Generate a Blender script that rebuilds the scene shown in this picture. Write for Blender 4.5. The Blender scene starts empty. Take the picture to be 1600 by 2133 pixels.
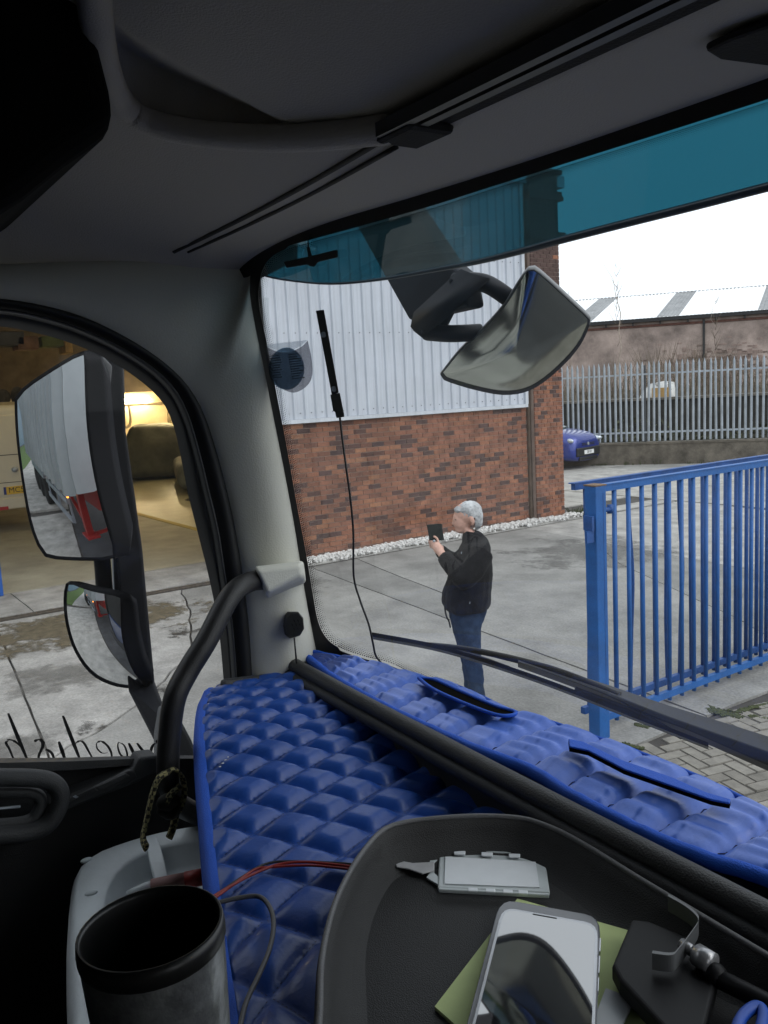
import bpy, bmesh, math, random
from mathutils import Vector, Matrix, noise as mnoise
R = math.radians
S = bpy.context.scene
COL = S.collection
random.seed(7)

# ------------------------------------------------------------------ camera, sky, sun, exposure
# world axes follow the lorry: X to its right, Y forward, Z up; (u, v, z) = (metres left, metres forward, height)
CAMZ = 2.5
FPX = 1787.0
cd = bpy.data.cameras.new('camera'); cam = bpy.data.objects.new('camera', cd); COL.objects.link(cam)
cd.sensor_fit = 'HORIZONTAL'; cd.sensor_width = 36.0; cd.lens = 36.0 * FPX / 1600.0
cd.clip_start = 0.02; cd.clip_end = 3000
ROT = Matrix.Rotation(R(56), 3, 'Z') @ Matrix.Rotation(R(90 - 7.9), 3, 'X') @ Matrix.Rotation(R(-3.0), 3, 'Z')
cam.matrix_world = Matrix.Translation((0, 0, CAMZ)) @ ROT.to_4x4()
S.camera = cam

SUN_EL, SUN_AZ = 42.0, 60.0
wd = bpy.data.worlds.new('World'); S.world = wd; wd.use_nodes = True
nt = wd.node_tree; nt.nodes.clear()
sky = nt.nodes.new('ShaderNodeTexSky'); sky.sky_type = 'NISHITA'; sky.sun_disc = False
sky.sun_elevation = R(SUN_EL); sky.sun_rotation = R(SUN_AZ); sky.air_density = 1.0; sky.dust_density = 4.0
hsv = nt.nodes.new('ShaderNodeHueSaturation'); hsv.inputs['Saturation'].default_value = 0.22
mixc = nt.nodes.new('ShaderNodeMix'); mixc.data_type = 'RGBA'; mixc.inputs[0].default_value = 0.72
mixc.inputs[7].default_value = (10.6, 11.1, 11.9, 1)          # the even cloud deck
bg = nt.nodes.new('ShaderNodeBackground'); bg.inputs['Strength'].default_value = 0.15
wo = nt.nodes.new('ShaderNodeOutputWorld')
nt.links.new(sky.outputs[0], hsv.inputs['Color']); nt.links.new(hsv.outputs[0], mixc.inputs[6])
nt.links.new(mixc.outputs[2], bg.inputs['Color']); nt.links.new(bg.outputs[0], wo.inputs[0])
sl = bpy.data.lights.new('sun', 'SUN'); sl.energy = 0.5; sl.angle = R(40); sl.color = (1, 0.97, 0.93)
so = bpy.data.objects.new('sun', sl); COL.objects.link(so)
so.rotation_euler = (R(90 - SUN_EL), 0, R(180 - SUN_AZ))
S.view_settings.view_transform = 'Standard'; S.view_settings.look = 'None'
S.view_settings.exposure = 0.0; S.view_settings.gamma = 1.0; S.view_settings.use_curve_mapping = False
S.render.engine = 'CYCLES'
S.cycles.use_denoising = True; S.cycles.max_bounces = 10; S.cycles.diffuse_bounces = 6
S.cycles.transparent_max_bounces = 16; S.cycles.sample_clamp_indirect = 6.0
S.cycles.use_adaptive_sampling = True; S.cycles.adaptive_threshold = 0.015

# ------------------------------------------------------------------ measuring helpers
C0 = Vector((0, 0, CAMZ))
def W(u, v, z): return Vector((-u, v, z))
def ray(x, y): return ROT @ Vector(((x - 800) / FPX, -(y - 1066.5) / FPX, -1.0))
def onz(x, y, z): d = ray(x, y); return C0 + d * ((z - CAMZ) / d.z)
def onu(x, y, u): d = ray(x, y); return C0 + d * (u / -d.x)
def onv(x, y, v): d = ray(x, y); return C0 + d * (v / d.y)
def atd(x, y, r): return C0 + ray(x, y).normalized() * r
def onp(x, y, p0, n): d = ray(x, y); return C0 + d * ((p0 - C0).dot(n) / d.dot(n))
def vws(u, z): return 1.0 - 0.13 * (abs(u - 0.5) / 1.1) ** 2.5 - (z - 1.95) * 0.15   # the curved windscreen
def onw(x, y, off=0.0):
    v = 0.86
    for _ in range(30):
        P = onv(x, y, v); v = 0.5 * v + 0.5 * (vws(-P.x, P.z) + off)
    return onv(x, y, v)

# ------------------------------------------------------------------ materials
MATS = {}
def mat(name, col, rough=0.6, metal=0.0, var=0.0, vscale=8.0, bump=0.0, bscale=40.0, spec=0.5, col2=None, rnd=None, coat=0.0, sheen=0.0, detail=6.0):
    if name in MATS: return MATS[name]
    m = bpy.data.materials.new(name); m.use_nodes = True; MATS[name] = m
    n = m.node_tree.nodes; l = m.node_tree.links; b = n['Principled BSDF']
    b.inputs['Base Color'].default_value = (*col, 1); b.inputs['Roughness'].default_value = rough
    b.inputs['Metallic'].default_value = metal; b.inputs['Specular IOR Level'].default_value = spec
    if coat: b.inputs['Coat Weight'].default_value = coat; b.inputs['Coat Roughness'].default_value = 0.08
    if sheen: b.inputs['Sheen Weight'].default_value = sheen
    geo = n.new('ShaderNodeNewGeometry'); src = None
    if rnd:
        oi = n.new('ShaderNodeObjectInfo'); r = n.new('ShaderNodeValToRGB'); l.new(oi.outputs['Random'], r.inputs[0])
        e = r.color_ramp.elements
        while len(e) < len(rnd): e.new(0.5)
        for k, (p, c) in enumerate(rnd): e[k].position = p; e[k].color = (*c, 1)
        src = r.outputs[0]
    if var or col2:
        tx = n.new('ShaderNodeTexNoise'); tx.inputs['Scale'].default_value = vscale; tx.inputs['Detail'].default_value = detail
        tx.inputs['Roughness'].default_value = 0.65
        l.new(geo.outputs['Position'], tx.inputs['Vector'])
        mr = n.new('ShaderNodeMapRange'); mr.inputs[1].default_value = 0.32; mr.inputs[2].default_value = 0.68
        l.new(tx.outputs[0], mr.inputs[0])
        mx = n.new('ShaderNodeMix'); mx.data_type = 'RGBA'
        if col2:
            mx.inputs[6].default_value = (*col, 1); mx.inputs[7].default_value = (*col2, 1)
            if src: l.new(src, mx.inputs[6])
            l.new(mr.outputs[0], mx.inputs[0])
        else:
            mx.blend_type = 'MULTIPLY'; mx.inputs[0].default_value = 1.0
            mx.inputs[6].default_value = (*col, 1)
            if src: l.new(src, mx.inputs[6])
            m2 = n.new('ShaderNodeMapRange'); m2.inputs[3].default_value = 1 - var; m2.inputs[4].default_value = 1 + var
            l.new(mr.outputs[0], m2.inputs[0]); l.new(m2.outputs[0], mx.inputs[7])
        src = mx.outputs[2]
    if src and any(k in name for k in ('concrete', 'brick', 'cladding', 'floor')):      # grit, and streaks on sheets
        t3 = n.new('ShaderNodeTexNoise'); t3.inputs['Scale'].default_value = 1.0; t3.inputs['Detail'].default_value = 5
        mp_ = n.new('ShaderNodeMapping'); mp_.inputs['Scale'].default_value = (26, 26, 1.2) if 'cladding' in name else (45, 45, 45)
        l.new(geo.outputs['Position'], mp_.inputs[0]); l.new(mp_.outputs[0], t3.inputs['Vector'])
        m3 = n.new('ShaderNodeMapRange'); m3.inputs[1].default_value = .3; m3.inputs[2].default_value = .7; m3.inputs[3].default_value = .80 if 'cladding' not in name else .9; m3.inputs[4].default_value = 1.16 if 'cladding' not in name else 1.05
        l.new(t3.outputs[0], m3.inputs[0]); x3 = n.new('ShaderNodeMix'); x3.data_type = 'RGBA'; x3.blend_type = 'MULTIPLY'; x3.inputs[0].default_value = 1
        l.new(src, x3.inputs[6]); l.new(m3.outputs[0], x3.inputs[7]); src = x3.outputs[2]
    if src: l.new(src, b.inputs['Base Color'])
    if bump:
        t2 = n.new('ShaderNodeTexNoise'); t2.inputs['Scale'].default_value = bscale; t2.inputs['Detail'].default_value = 4
        l.new(geo.outputs['Position'], t2.inputs['Vector'])
        bp = n.new('ShaderNodeBump'); bp.inputs['Strength'].default_value = bump; bp.inputs['Distance'].default_value = 0.01
        l.new(t2.outputs[0], bp.inputs['Height']); l.new(bp.outputs[0], b.inputs['Normal'])
    return m
def glass(name, col=(0.9, 0.93, 0.92), refl=0.35, rough=0.0, dirt=0.0, dcol=(0.6, 0.6, 0.6), low=0.0):
    m = bpy.data.materials.new(name); m.use_nodes = True; n = m.node_tree.nodes; l = m.node_tree.links; n.clear()
    o = n.new('ShaderNodeOutputMaterial'); t = n.new('ShaderNodeBsdfTransparent'); t.inputs[0].default_value = (*col, 1)
    g = n.new('ShaderNodeBsdfGlossy'); g.inputs['Roughness'].default_value = rough; g.inputs[0].default_value = (1, 1, 1, 1)
    f = n.new('ShaderNodeFresnel'); f.inputs[0].default_value = 1.45
    q = n.new('ShaderNodeMath'); q.operation = 'MULTIPLY'; q.inputs[1].default_value = refl; l.new(f.outputs[0], q.inputs[0])
    x = n.new('ShaderNodeMixShader'); l.new(q.outputs[0], x.inputs[0]); l.new(t.outputs[0], x.inputs[1]); l.new(g.outputs[0], x.inputs[2])
    last = x.outputs[0]
    if dirt:
        d = n.new('ShaderNodeBsdfTranslucent'); d.inputs[0].default_value = (*dcol, 1)
        tx = n.new('ShaderNodeTexNoise'); tx.inputs['Scale'].default_value = 7; tx.inputs['Detail'].default_value = 10
        gp = n.new('ShaderNodeNewGeometry'); l.new(gp.outputs['Position'], tx.inputs['Vector'])
        mr = n.new('ShaderNodeMapRange'); mr.inputs[1].default_value = 0.2; mr.inputs[2].default_value = 0.8; mr.inputs[3].default_value = dirt * .6; mr.inputs[4].default_value = dirt * 1.25
        l.new(tx.outputs[0], mr.inputs[0])
        fac = mr.outputs[0]
        if low:                                   # dust veil thickened low down to paint in the reflected dashboard haze
            sp = n.new('ShaderNodeSeparateXYZ'); l.new(gp.outputs['Position'], sp.inputs[0]); mz = n.new('ShaderNodeMapRange'); mz.interpolation_type = 'SMOOTHSTEP'
            mz.inputs[1].default_value = 1.9; mz.inputs[2].default_value = 2.16; mz.inputs[3].default_value = 1 + low / dirt; mz.inputs[4].default_value = 1
            l.new(sp.outputs['Z'], mz.inputs[0]); mm = n.new('ShaderNodeMath'); mm.operation = 'MULTIPLY'; l.new(fac, mm.inputs[0]); l.new(mz.outputs[0], mm.inputs[1]); fac = mm.outputs[0]
        x2 = n.new('ShaderNodeMixShader'); l.new(fac, x2.inputs[0]); l.new(last, x2.inputs[1]); l.new(d.outputs[0], x2.inputs[2]); last = x2.outputs[0]
    l.new(last, o.inputs[0]); return m
def emit(name, col, s):
    m = bpy.data.materials.new(name); m.use_nodes = True; n = m.node_tree.nodes; b = n['Principled BSDF']
    b.inputs['Base Color'].default_value = (*col, 1); b.inputs['Emission Color'].default_value = (*col, 1); b.inputs['Emission Strength'].default_value = s
    return m

# ------------------------------------------------------------------ mesh collector
ORG = {}
class MB:
    def __init__(s): s.v = []; s.f = []; s.m = []; s.sm = []; s.cur = 0; s.smooth = False
    def add(s, vs, fs):
        o = len(s.v); s.v += [Vector(p) for p in vs]
        for f in fs: s.f.append([i + o for i in f]); s.m.append(s.cur); s.sm.append(s.smooth)
        return s
    def hexa(s, p): return s.add(p, [(0, 3, 2, 1), (4, 5, 6, 7), (0, 1, 5, 4), (1, 2, 6, 5), (2, 3, 7, 6), (3, 0, 4, 7)])
    def box(s, a, b):
        x0, x1 = sorted((a[0], b[0])); y0, y1 = sorted((a[1], b[1])); z0, z1 = sorted((a[2], b[2]))
        return s.hexa([(x0, y0, z0), (x1, y0, z0), (x1, y1, z0), (x0, y1, z0), (x0, y0, z1), (x1, y0, z1), (x1, y1, z1), (x0, y1, z1)])
    def obox(s, c, ax, ay, az):          # centre and three half-axis vectors
        c, ax, ay, az = map(Vector, (c, ax, ay, az))
        return s.hexa([c - ax - ay - az, c + ax - ay - az, c + ax + ay - az, c - ax + ay - az, c - ax - ay + az, c + ax - ay + az, c + ax + ay + az, c - ax + ay + az])
    def bar(s, p, q, w, h, up=(0, 0, 1)):
        p, q = Vector(p), Vector(q); d = (q - p); up = Vector(up); sx = d.cross(up)
        if sx.length < 1e-6: sx = d.cross(Vector((1, 0, 0)))
        sx.normalize(); sy = sx.cross(d).normalized()
        return s.obox((p + q) / 2, d / 2, sx * w / 2, sy * h / 2)
    def prism(s, pts, ext):              # polygon swept along ext
        pts = [Vector(p) for p in pts]; ext = Vector(ext); n = len(pts)
        return s.add(pts + [p + ext for p in pts], [tuple(range(n))[::-1], tuple(range(n, 2 * n))] + [(i, (i + 1) % n, (i + 1) % n + n, i + n) for i in range(n)])
    def tube(s, path, r, n=8, cap=True, flat=1.0, up=None):
        path = [Vector(p) for p in path]; k = len(path); rs = r if isinstance(r, (list, tuple)) else [r] * k
        vs = []; prev = None
        for i, p in enumerate(path):
            d = (path[min(i + 1, k - 1)] - path[max(i - 1, 0)]).normalized()
            if prev is None:
                a = Vector(up) if up else (Vector((0, 0, 1)) if abs(d.z) < 0.9 else Vector((1, 0, 0)))
            else: a = prev
            a = (a - d * a.dot(d)).normalized(); b = d.cross(a); prev = a
            for j in range(n):
                t = 2 * math.pi * j / n
                vs.append(p + a * math.cos(t) * rs[i] * flat + b * math.sin(t) * rs[i])
        fs = [(i * n + j, i * n + (j + 1) % n, (i + 1) * n + (j + 1) % n, (i + 1) * n + j) for i in range(k - 1) for j in range(n)]
        if cap: fs += [tuple(range(n))[::-1], tuple((k - 1) * n + j for j in range(n))]
        return s.add(vs, fs)
    def loft(s, rings, cap=True, closed=True):
        n = len(rings[0]); k = len(rings); vs = [p for r_ in rings for p in r_]
        nn = n if closed else n - 1
        fs = [(i * n + j, i * n + (j + 1) % n, (i + 1) * n + (j + 1) % n, (i + 1) * n + j) for i in range(k - 1) for j in range(nn)]
        if cap and closed: fs += [tuple(range(n))[::-1], tuple((k - 1) * n + j for j in range(n))]
        return s.add(vs, fs)
    def grid(s, fn, nu, nv):
        vs = [fn(i / nu, j / nv) for j in range(nv + 1) for i in range(nu + 1)]; a = nu + 1
        return s.add(vs, [(j * a + i, j * a + i + 1, (j + 1) * a + i + 1, (j + 1) * a + i) for j in range(nv) for i in range(nu)])
    def lathe(s, c, prof, n=24, axis=(0, 0, 1), cap=False):
        c = Vector(c); q = Vector((0, 0, 1)).rotation_difference(Vector(axis))
        return s.loft([[c + q @ Vector((r * math.cos(2 * math.pi * j / n), r * math.sin(2 * math.pi * j / n), h)) for j in range(n)] for r, h in prof], cap=cap)
    def disc(s, c, r, axis, h, n=16): return s.lathe(c, [(r, 0), (r, h)], n, axis, cap=True)
    def ball(s, c, rx, ry, rz, n=12, m=8, rot=None):
        c = Vector(c); rr = []
        for i in range(m + 1):
            a = math.pi * i / m; a = min(max(a, 0.02), math.pi - 0.02)
            ring = [Vector((rx * math.sin(a) * math.cos(2 * math.pi * j / n), ry * math.sin(a) * math.sin(2 * math.pi * j / n), -rz * math.cos(a))) for j in range(n)]
            rr.append([c + (rot @ p if rot else p) for p in ring])
        return s.loft(rr)
    def mesh(s, name, mats, org, auto=None):
        me = bpy.data.meshes.new(name); me.from_pydata([p - org for p in s.v], [], s.f)
        for m_ in (mats if isinstance(mats, (list, tuple)) else [mats]): me.materials.append(m_)
        for p, k, sm in zip(me.polygons, s.m, s.sm): p.material_index = k; p.use_smooth = sm
        bm = bmesh.new(); bm.from_mesh(me); bmesh.ops.recalc_face_normals(bm, faces=bm.faces); bm.to_mesh(me); bm.free()
        return me
    def build(s, name, mats, parent=None, label=None, cat=None, group=None, kind=None, org=None, bevel=0.0, seg=2, subd=0, auto=False):
        if org is None:
            xs = [p.x for p in s.v]; ys = [p.y for p in s.v]; zs = [p.z for p in s.v]
            org = Vector(((min(xs) + max(xs)) / 2, (min(ys) + max(ys)) / 2, min(zs)))
        o = bpy.data.objects.new(name, s.mesh(name, mats, org)); COL.objects.link(o)
        place(o, org, parent)
        if bevel:
            md = o.modifiers.new('bevel', 'BEVEL'); md.width = bevel; md.segments = seg; md.limit_method = 'ANGLE'; md.angle_limit = R(40)
            md.harden_normals = False
            for p in o.data.polygons: p.use_smooth = False
        if subd:
            md = o.modifiers.new('subd', 'SUBSURF'); md.levels = subd; md.render_levels = subd
            for p in o.data.polygons: p.use_smooth = True
        tag(o, label, cat, group, kind); return o
def place(o, org, parent=None):
    ORG[o.name] = Vector(org)
    if parent: o.parent = parent; o.location = Vector(org) - ORG[parent.name]
    else: o.location = org
def tag(o, label=None, cat=None, group=None, kind=None):
    if label: o['label'] = label
    if cat: o['category'] = cat
    if group: o['group'] = group
    if kind: o['kind'] = kind
    return o
def thing(name, loc, label, cat, group=None):
    o = bpy.data.objects.new(name, None); o.empty_display_size = 0.1; COL.objects.link(o); place(o, loc); return tag(o, label, cat, group)
def inst(name, me, M, parent=None, kind=None):
    o = bpy.data.objects.new(name, me); COL.objects.link(o)
    ORG[o.name] = M.translation.copy()
    if parent:
        o.parent = parent; M = Matrix.Translation(-ORG[parent.name]) @ M
    o.matrix_world = M if not parent else o.matrix_world
    o.matrix_basis = M
    if kind: o['kind'] = kind
    return o
def smooth_path(pts, n=8):
    pts = [Vector(p) for p in pts]; out = []
    for i in range(len(pts) - 1):
        p0 = pts[max(i - 1, 0)]; p1 = pts[i]; p2 = pts[i + 1]; p3 = pts[min(i + 2, len(pts) - 1)]
        for k in range(n):
            t = k / n
            out.append(0.5 * ((2 * p1) + (p2 - p0) * t + (2 * p0 - 5 * p1 + 4 * p2 - p3) * t * t + (3 * p1 - p0 - 3 * p2 + p3) * t ** 3))
    return out + [pts[-1]]
def resample(pts, n):
    pts = [Vector(p) for p in pts]; d = [0]
    for a, b in zip(pts, pts[1:]): d.append(d[-1] + (b - a).length)
    out = []
    for k in range(n):
        t = d[-1] * k / (n - 1); i = 0
        while i < len(d) - 2 and d[i + 1] < t: i += 1
        f = (t - d[i]) / max(d[i + 1] - d[i], 1e-9); out.append(pts[i].lerp(pts[i + 1], min(max(f, 0), 1)))
    return out
def text_mesh(txt, size, depth):
    cu = bpy.data.curves.new('lettering', 'FONT'); cu.body = txt; cu.size = size; cu.extrude = depth; cu.align_x = 'CENTER'; cu.align_y = 'CENTER'
    o = bpy.data.objects.new('lettering', cu); COL.objects.link(o)
    me = bpy.data.meshes.new_from_object(o.evaluated_get(bpy.context.evaluated_depsgraph_get()))
    bpy.data.objects.remove(o); return me
def frame(o, x, y):              # matrix from origin, x axis, y axis
    x = Vector(x).normalized(); y = Vector(y); y = (y - x * y.dot(x)).normalized(); z = x.cross(y)
    M = Matrix((x, y, z)).transposed().to_4x4(); M.translation = Vector(o); return M
# ------------------------------------------------------------------ ground
M_conc = mat('yard concrete', (0.265, 0.26, 0.245), 0.85, var=0.32, vscale=1.3, bump=0.5, bscale=30, col2=None, detail=12)
M_conc2 = mat('pale worn concrete', (0.345, 0.335, 0.315), 0.85, var=0.34, vscale=2.6, bump=0.6, bscale=25, detail=12)
M_concg = mat('damp concrete', (0.22, 0.217, 0.205), 0.8, var=0.3, vscale=1.7, bump=0.5, bscale=30, detail=12)
M_earth = mat('dark joint soil', (0.06, 0.055, 0.05), 0.95, var=0.4, vscale=3)
M_moss = mat('moss', (0.05, 0.06, 0.02), 0.95, var=0.5, vscale=30, bump=0.8, bscale=90)
M_stain = mat('brown mud stain', (0.13, 0.105, 0.065), 0.6, var=0.5, vscale=6, bump=0.5, bscale=30)
g = MB(); g.box(W(-600, -600, -0.6), W(600, 600, -0.02))
ground = g.build('ground', M_earth, kind='structure', org=Vector((0, 0, 0)))

def jag(a, b, amp=0.012, step=0.25):
    a = Vector((*a, 0)); b = Vector((*b, 0)); n = max(2, int((b - a).length / step)); d = (b - a).normalized(); s = Vector((-d.y, d.x, 0))
    rr = random.Random(int(abs(a.x * 977 + a.y * 131 + b.x * 57 + b.y * 19) * 100)); pts = []
    for i in range(n):
        p = a.lerp(b, i / n)
        if i: p = p + s * rr.uniform(-amp, amp)
        pts.append((p.x, p.y))
    return pts
EDGE = {}
def edge(a, b, amp, step):
    k = (tuple(a), tuple(b))
    if k in EDGE: return EDGE[k]
    kr = (tuple(b), tuple(a))
    if kr in EDGE:
        r = EDGE[kr]; return [tuple(a)] + r[1:][::-1]
    EDGE[k] = jag(a, b, amp, step); return EDGE[k]
def slab(poly, m, dz=0.0, gap=0.009, amp=0.006, name='concrete_slab', parent=ground, label=None):
    pts = []
    for i in range(len(poly)): pts += edge(poly[i], poly[(i + 1) % len(poly)], amp, 0.3)
    P = [Vector((p[0], p[1], 0)) for p in pts]; n = len(P)
    A = sum(P[i].x * P[(i + 1) % n].y - P[(i + 1) % n].x * P[i].y for i in range(n))
    if A < 0: P.reverse()
    Q = []
    for i in range(n):
        d = (P[(i + 1) % n] - P[i - 1]).normalized(); Q.append(P[i] + Vector((-d.y, d.x, 0)) * gap)
    b = MB(); b.prism([W(q.x, q.y, -0.045) for q in Q], Vector((0, 0, 0.045 + dz)))
    return b.build(name, m, parent, label=label)
def jv(k, u): return k + 0.1 * (u - 8.0)
UE = 11.0
K = [-7.3, -2.95, 1.4, 5.75, 10.1, 14.45]
def LN(u, k): return (u, jv(k, u))
# bay left of the man, cut by one long wandering crack
crack1 = [LN(6.3, 1.4), (7.05, 2.18), (8.26, 3.1), (9.6, 3.62), (UE, 4.05)]
for a_, c_ in zip(crack1, crack1[1:]): edge(a_, c_, .03, .22)
slab([LN(3.75, 1.4)] + crack1 + [LN(UE, 5.75), LN(6.9, 5.75), LN(3.75, 5.75)], M_conc, gap=.012)
slab(crack1 + [LN(UE, 1.4)], M_conc2, 0.004, gap=.012)
crack2 = [LN(6.9, 5.75), (7.5, 6.02), (8.24, 6.38), (9.7, 6.62), (UE, 6.87)]
slab(crack2 + [LN(UE, 5.75)], M_concg)
crack3 = [(3.75, 7.0), (4.58, 7.45), (5.1, 7.78), (7.8, 9.13), LN(9.3, 10.1)]
slab([LN(6.9, 5.75)] + crack2[1:] + [LN(UE, 10.1)] + crack3[::-1] + [LN(3.75, 5.75)], M_conc, 0.003)
slab(crack3 + [LN(3.75, 10.1)], M_concg)
for a, b_, m in ((-7.3, -2.95, M_conc), (-2.95, 1.4, M_conc2), (10.1, 14.45, M_conc2)):
    slab([LN(6.5, a), LN(UE, a), LN(UE, b_), LN(6.5, b_)], m)
    slab([LN(2.2, a), LN(6.5, a), LN(6.5, b_), LN(2.2, b_)], M_conc2 if b_ < 2 else M_conc)
slab([(2.2, 0.85), (3.74, 0.99), (3.74, 2.6), (2.2, 2.6)], M_conc)
for q in range(3): slab([(-8 + q * 3.4, 7.95), (-8 + q * 3.4 + 3.4, 7.95), (-8 + q * 3.4 + 3.4, 13.9), (-8 + q * 3.4, 13.9)], M_conc)
slab([(2.2, 7.95), (3.74, 7.95), (3.74, 9.65), (2.2, 9.5)], M_conc)
# strip in front of the sliding-door rail and the threshold
for v0, v1 in ((-8, -2.5), (-2.5, 2.2), (2.2, 6.0), (6.0, 10.2), (10.2, 14.7)):
    slab([(11.29, v0), (12.69, v0), (12.69, v1), (11.29, v1)] if v1 < 6.1 else [(11.1, v0), (11.6, v0), (11.6, v1), (11.1, v1)], M_conc2)
# the far yard
for i in range(5):
    for j in range(8):
        u0, v0 = -8 + j * 5.0, 14.75 + i * 4.6
        slab([(u0, v0), (u0 + 5, v0), (u0 + 5, v0 + 4.6), (u0, v0 + 4.6)], random.choice([M_conc2, M_conc2, M_conc]), random.uniform(0, 0.006))
for j in range(2):
    for i in range(2):
        slab([(12.3 + j * 5, 12.2 + i * 1.27), (17.3 + j * 5, 12.2 + i * 1.27), (17.3 + j * 5, 13.47 + i * 1.27), (12.3 + j * 5, 13.47 + i * 1.27)], M_conc2)
# road behind the lorry, kerb and verge (seen in the door mirrors)
b = MB(); b.box(W(-9, -60, -0.016), W(2.15, 2.6, -0.004)); b.build('road', mat('asphalt', (0.055, 0.056, 0.06), 0.85, var=0.25, vscale=3, bump=0.5, bscale=60), kind='structure')
b = MB(); b.box(W(2.2, -60, -0.016), W(5.2, -8.2, 0.05)); b.build('pavement', M_conc2, kind='structure')
b = MB(); b.box(W(5.2, -60, -0.016), W(8.6, -8.2, 0.06)); b.build('grass_verge', mat('grass green', (0.07, 0.12, 0.025), 0.95, var=0.4, vscale=9, bump=1, bscale=70), kind='structure')
# block paving, herringbone
pv = MB(); pv.box(W(-1.5, 2.62, -0.045), W(3.72, 7.9, -0.006))
paving = pv.build('block_paving', M_earth, kind='structure', org=W(1, 4, 0))
M_blk = mat('paving block', (0.3, 0.28, 0.25), 0.9, var=0.25, vscale=9, bump=0.5, bscale=80, rnd=[(0, (0.15, 0.138, 0.118)), (0.5, (0.2, 0.185, 0.16)), (1, (0.25, 0.235, 0.205))])
pb = MB(); pb.hexa([(-.097, -.047, 0), (.097, -.047, 0), (.097, .047, 0), (-.097, .047, 0), (-.092, -.042, .05), (.092, -.042, .05), (.092, .042, .05), (-.092, .042, .05)])
pbm = pb.mesh('paving_block', M_blk, Vector((0, 0, 0)))
cells = []
for i in range(-60, 60):
    for j in range(-60, 60):
        k = (i - j) % 4
        if k == 0: c = ((i + 1.0) * 0.1, (j + 0.5) * 0.1, 0)
        elif k == 2: c = ((i + 0.5) * 0.1, (j + 0.0) * 0.1, 90)
        else: continue
        cells.append(c)
ang = R(14); keep = []
for x, y, a in cells:
    P = Vector((2.4 + x * math.cos(ang) - y * math.sin(ang), 4.2 + x * math.sin(ang) + y * math.cos(ang), 0))
    u, v = P.x, P.y
    if not (0.3 < u < 3.66 and 2.72 < v < 7.8): continue
    keep.append((abs(u - 2.2) + abs(v - 3.6), u, v, a))
keep.sort(); rest = MB()
for q, (dist, u, v, a) in enumerate(keep):
    Mx = Matrix.Translation(W(u, v, -0.047 + random.uniform(-0.004, 0.004))) @ Matrix.Rotation(-ang - R(a), 4, 'Z') @ Matrix.Rotation(random.uniform(-0.02, 0.02), 4, 'X')
    if q < 300: inst('paving_block', pbm, Mx, paving)
    else: rest.add([Mx @ p for p in pb.v], pb.f)
if rest.v: rest.build('paving_blocks', M_blk, paving, kind='stuff')
# drain rails and threshold strips
dr = MB(); dr.box(W(11.06, -8, -0.03), W(11.29, 10.4, -0.012))
drain = dr.build('drain_channel', M_earth, kind='structure')
dm = mat('rusty steel', (0.1, 0.085, 0.07), 0.7, metal=0.3, var=0.4, vscale=20, bump=0.4)
for uu in (11.1, 11.2):
    t = MB(); t.box(W(uu - 0.022, -8, -0.013), W(uu + 0.022, 6.0, 0.006)); t.build('door_rail', dm, drain)
def patch_mat(name, col, thr, scale, al=.92):
    m = mat(name, col, .65, var=.45, vscale=9, bump=.5, bscale=40); n = m.node_tree.nodes; l = m.node_tree.links
    b_ = n['Principled BSDF']; tc = n.new('ShaderNodeTexCoord'); nz = n.new('ShaderNodeTexNoise'); nz.inputs['Scale'].default_value = scale; nz.inputs['Detail'].default_value = 9; nz.inputs['Roughness'].default_value = .7
    gp = n.new('ShaderNodeNewGeometry'); l.new(gp.outputs['Position'], nz.inputs['Vector'])
    vd = n.new('ShaderNodeVectorMath'); vd.operation = 'SUBTRACT'; vd.inputs[1].default_value = (.5, .5, .5); l.new(tc.outputs['Generated'], vd.inputs[0])
    sx = n.new('ShaderNodeVectorMath'); sx.operation = 'MULTIPLY'; sx.inputs[1].default_value = (2, 2, 0); l.new(vd.outputs[0], sx.inputs[0])
    ln = n.new('ShaderNodeVectorMath'); ln.operation = 'LENGTH'; l.new(sx.outputs[0], ln.inputs[0])
    ma = n.new('ShaderNodeMath'); ma.operation = 'MULTIPLY_ADD'; ma.inputs[1].default_value = -.32; l.new(ln.outputs['Value'], ma.inputs[0]); l.new(nz.outputs[0], ma.inputs[2])
    mr = n.new('ShaderNodeMapRange'); mr.inputs[1].default_value = thr; mr.inputs[2].default_value = thr + .12; l.new(ma.outputs[0], mr.inputs[0]); mr.inputs[4].default_value = al
    l.new(mr.outputs[0], b_.inputs['Alpha']); return m
M_p1 = patch_mat('mud stain', (0.125, 0.105, 0.07), .24, 2.2); M_p2 = patch_mat('grey stain', (0.16, 0.155, 0.145), .30, 1.6, .5); M_p3 = patch_mat('oil spot', (0.045, 0.042, 0.04), .34, 5)
def patch(u0, u1, v0, v1, m, nm):
    b = MB(); b.grid(lambda s, t: W(u0 + (u1 - u0) * s, v0 + (v1 - v0) * t, .0085), 2, 2); b.build(nm, m, kind='stuff')
patch(9.1, 11.0, .6, 4.4, M_p1, 'mud_patch')
for u0, u1, v0, v1, m in ((6.2, 7.2, .2, 1.8, M_p2), (7.6, 8.9, 1.0, 2.6, M_p2), (6.5, 6.95, 1.35, 1.85, M_p3), (6.9, 7.4, 2.1, 2.7, M_p3), (7.0, 10.5, 7.6, 11.6, M_p2), (9.0, 11.0, 4.2, 6.2, M_p2), (8.6, 9.2, 2.9, 3.6, M_p3)): patch(u0, u1, v0, v1, m, 'ground_stain')
ms = MB()
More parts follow.
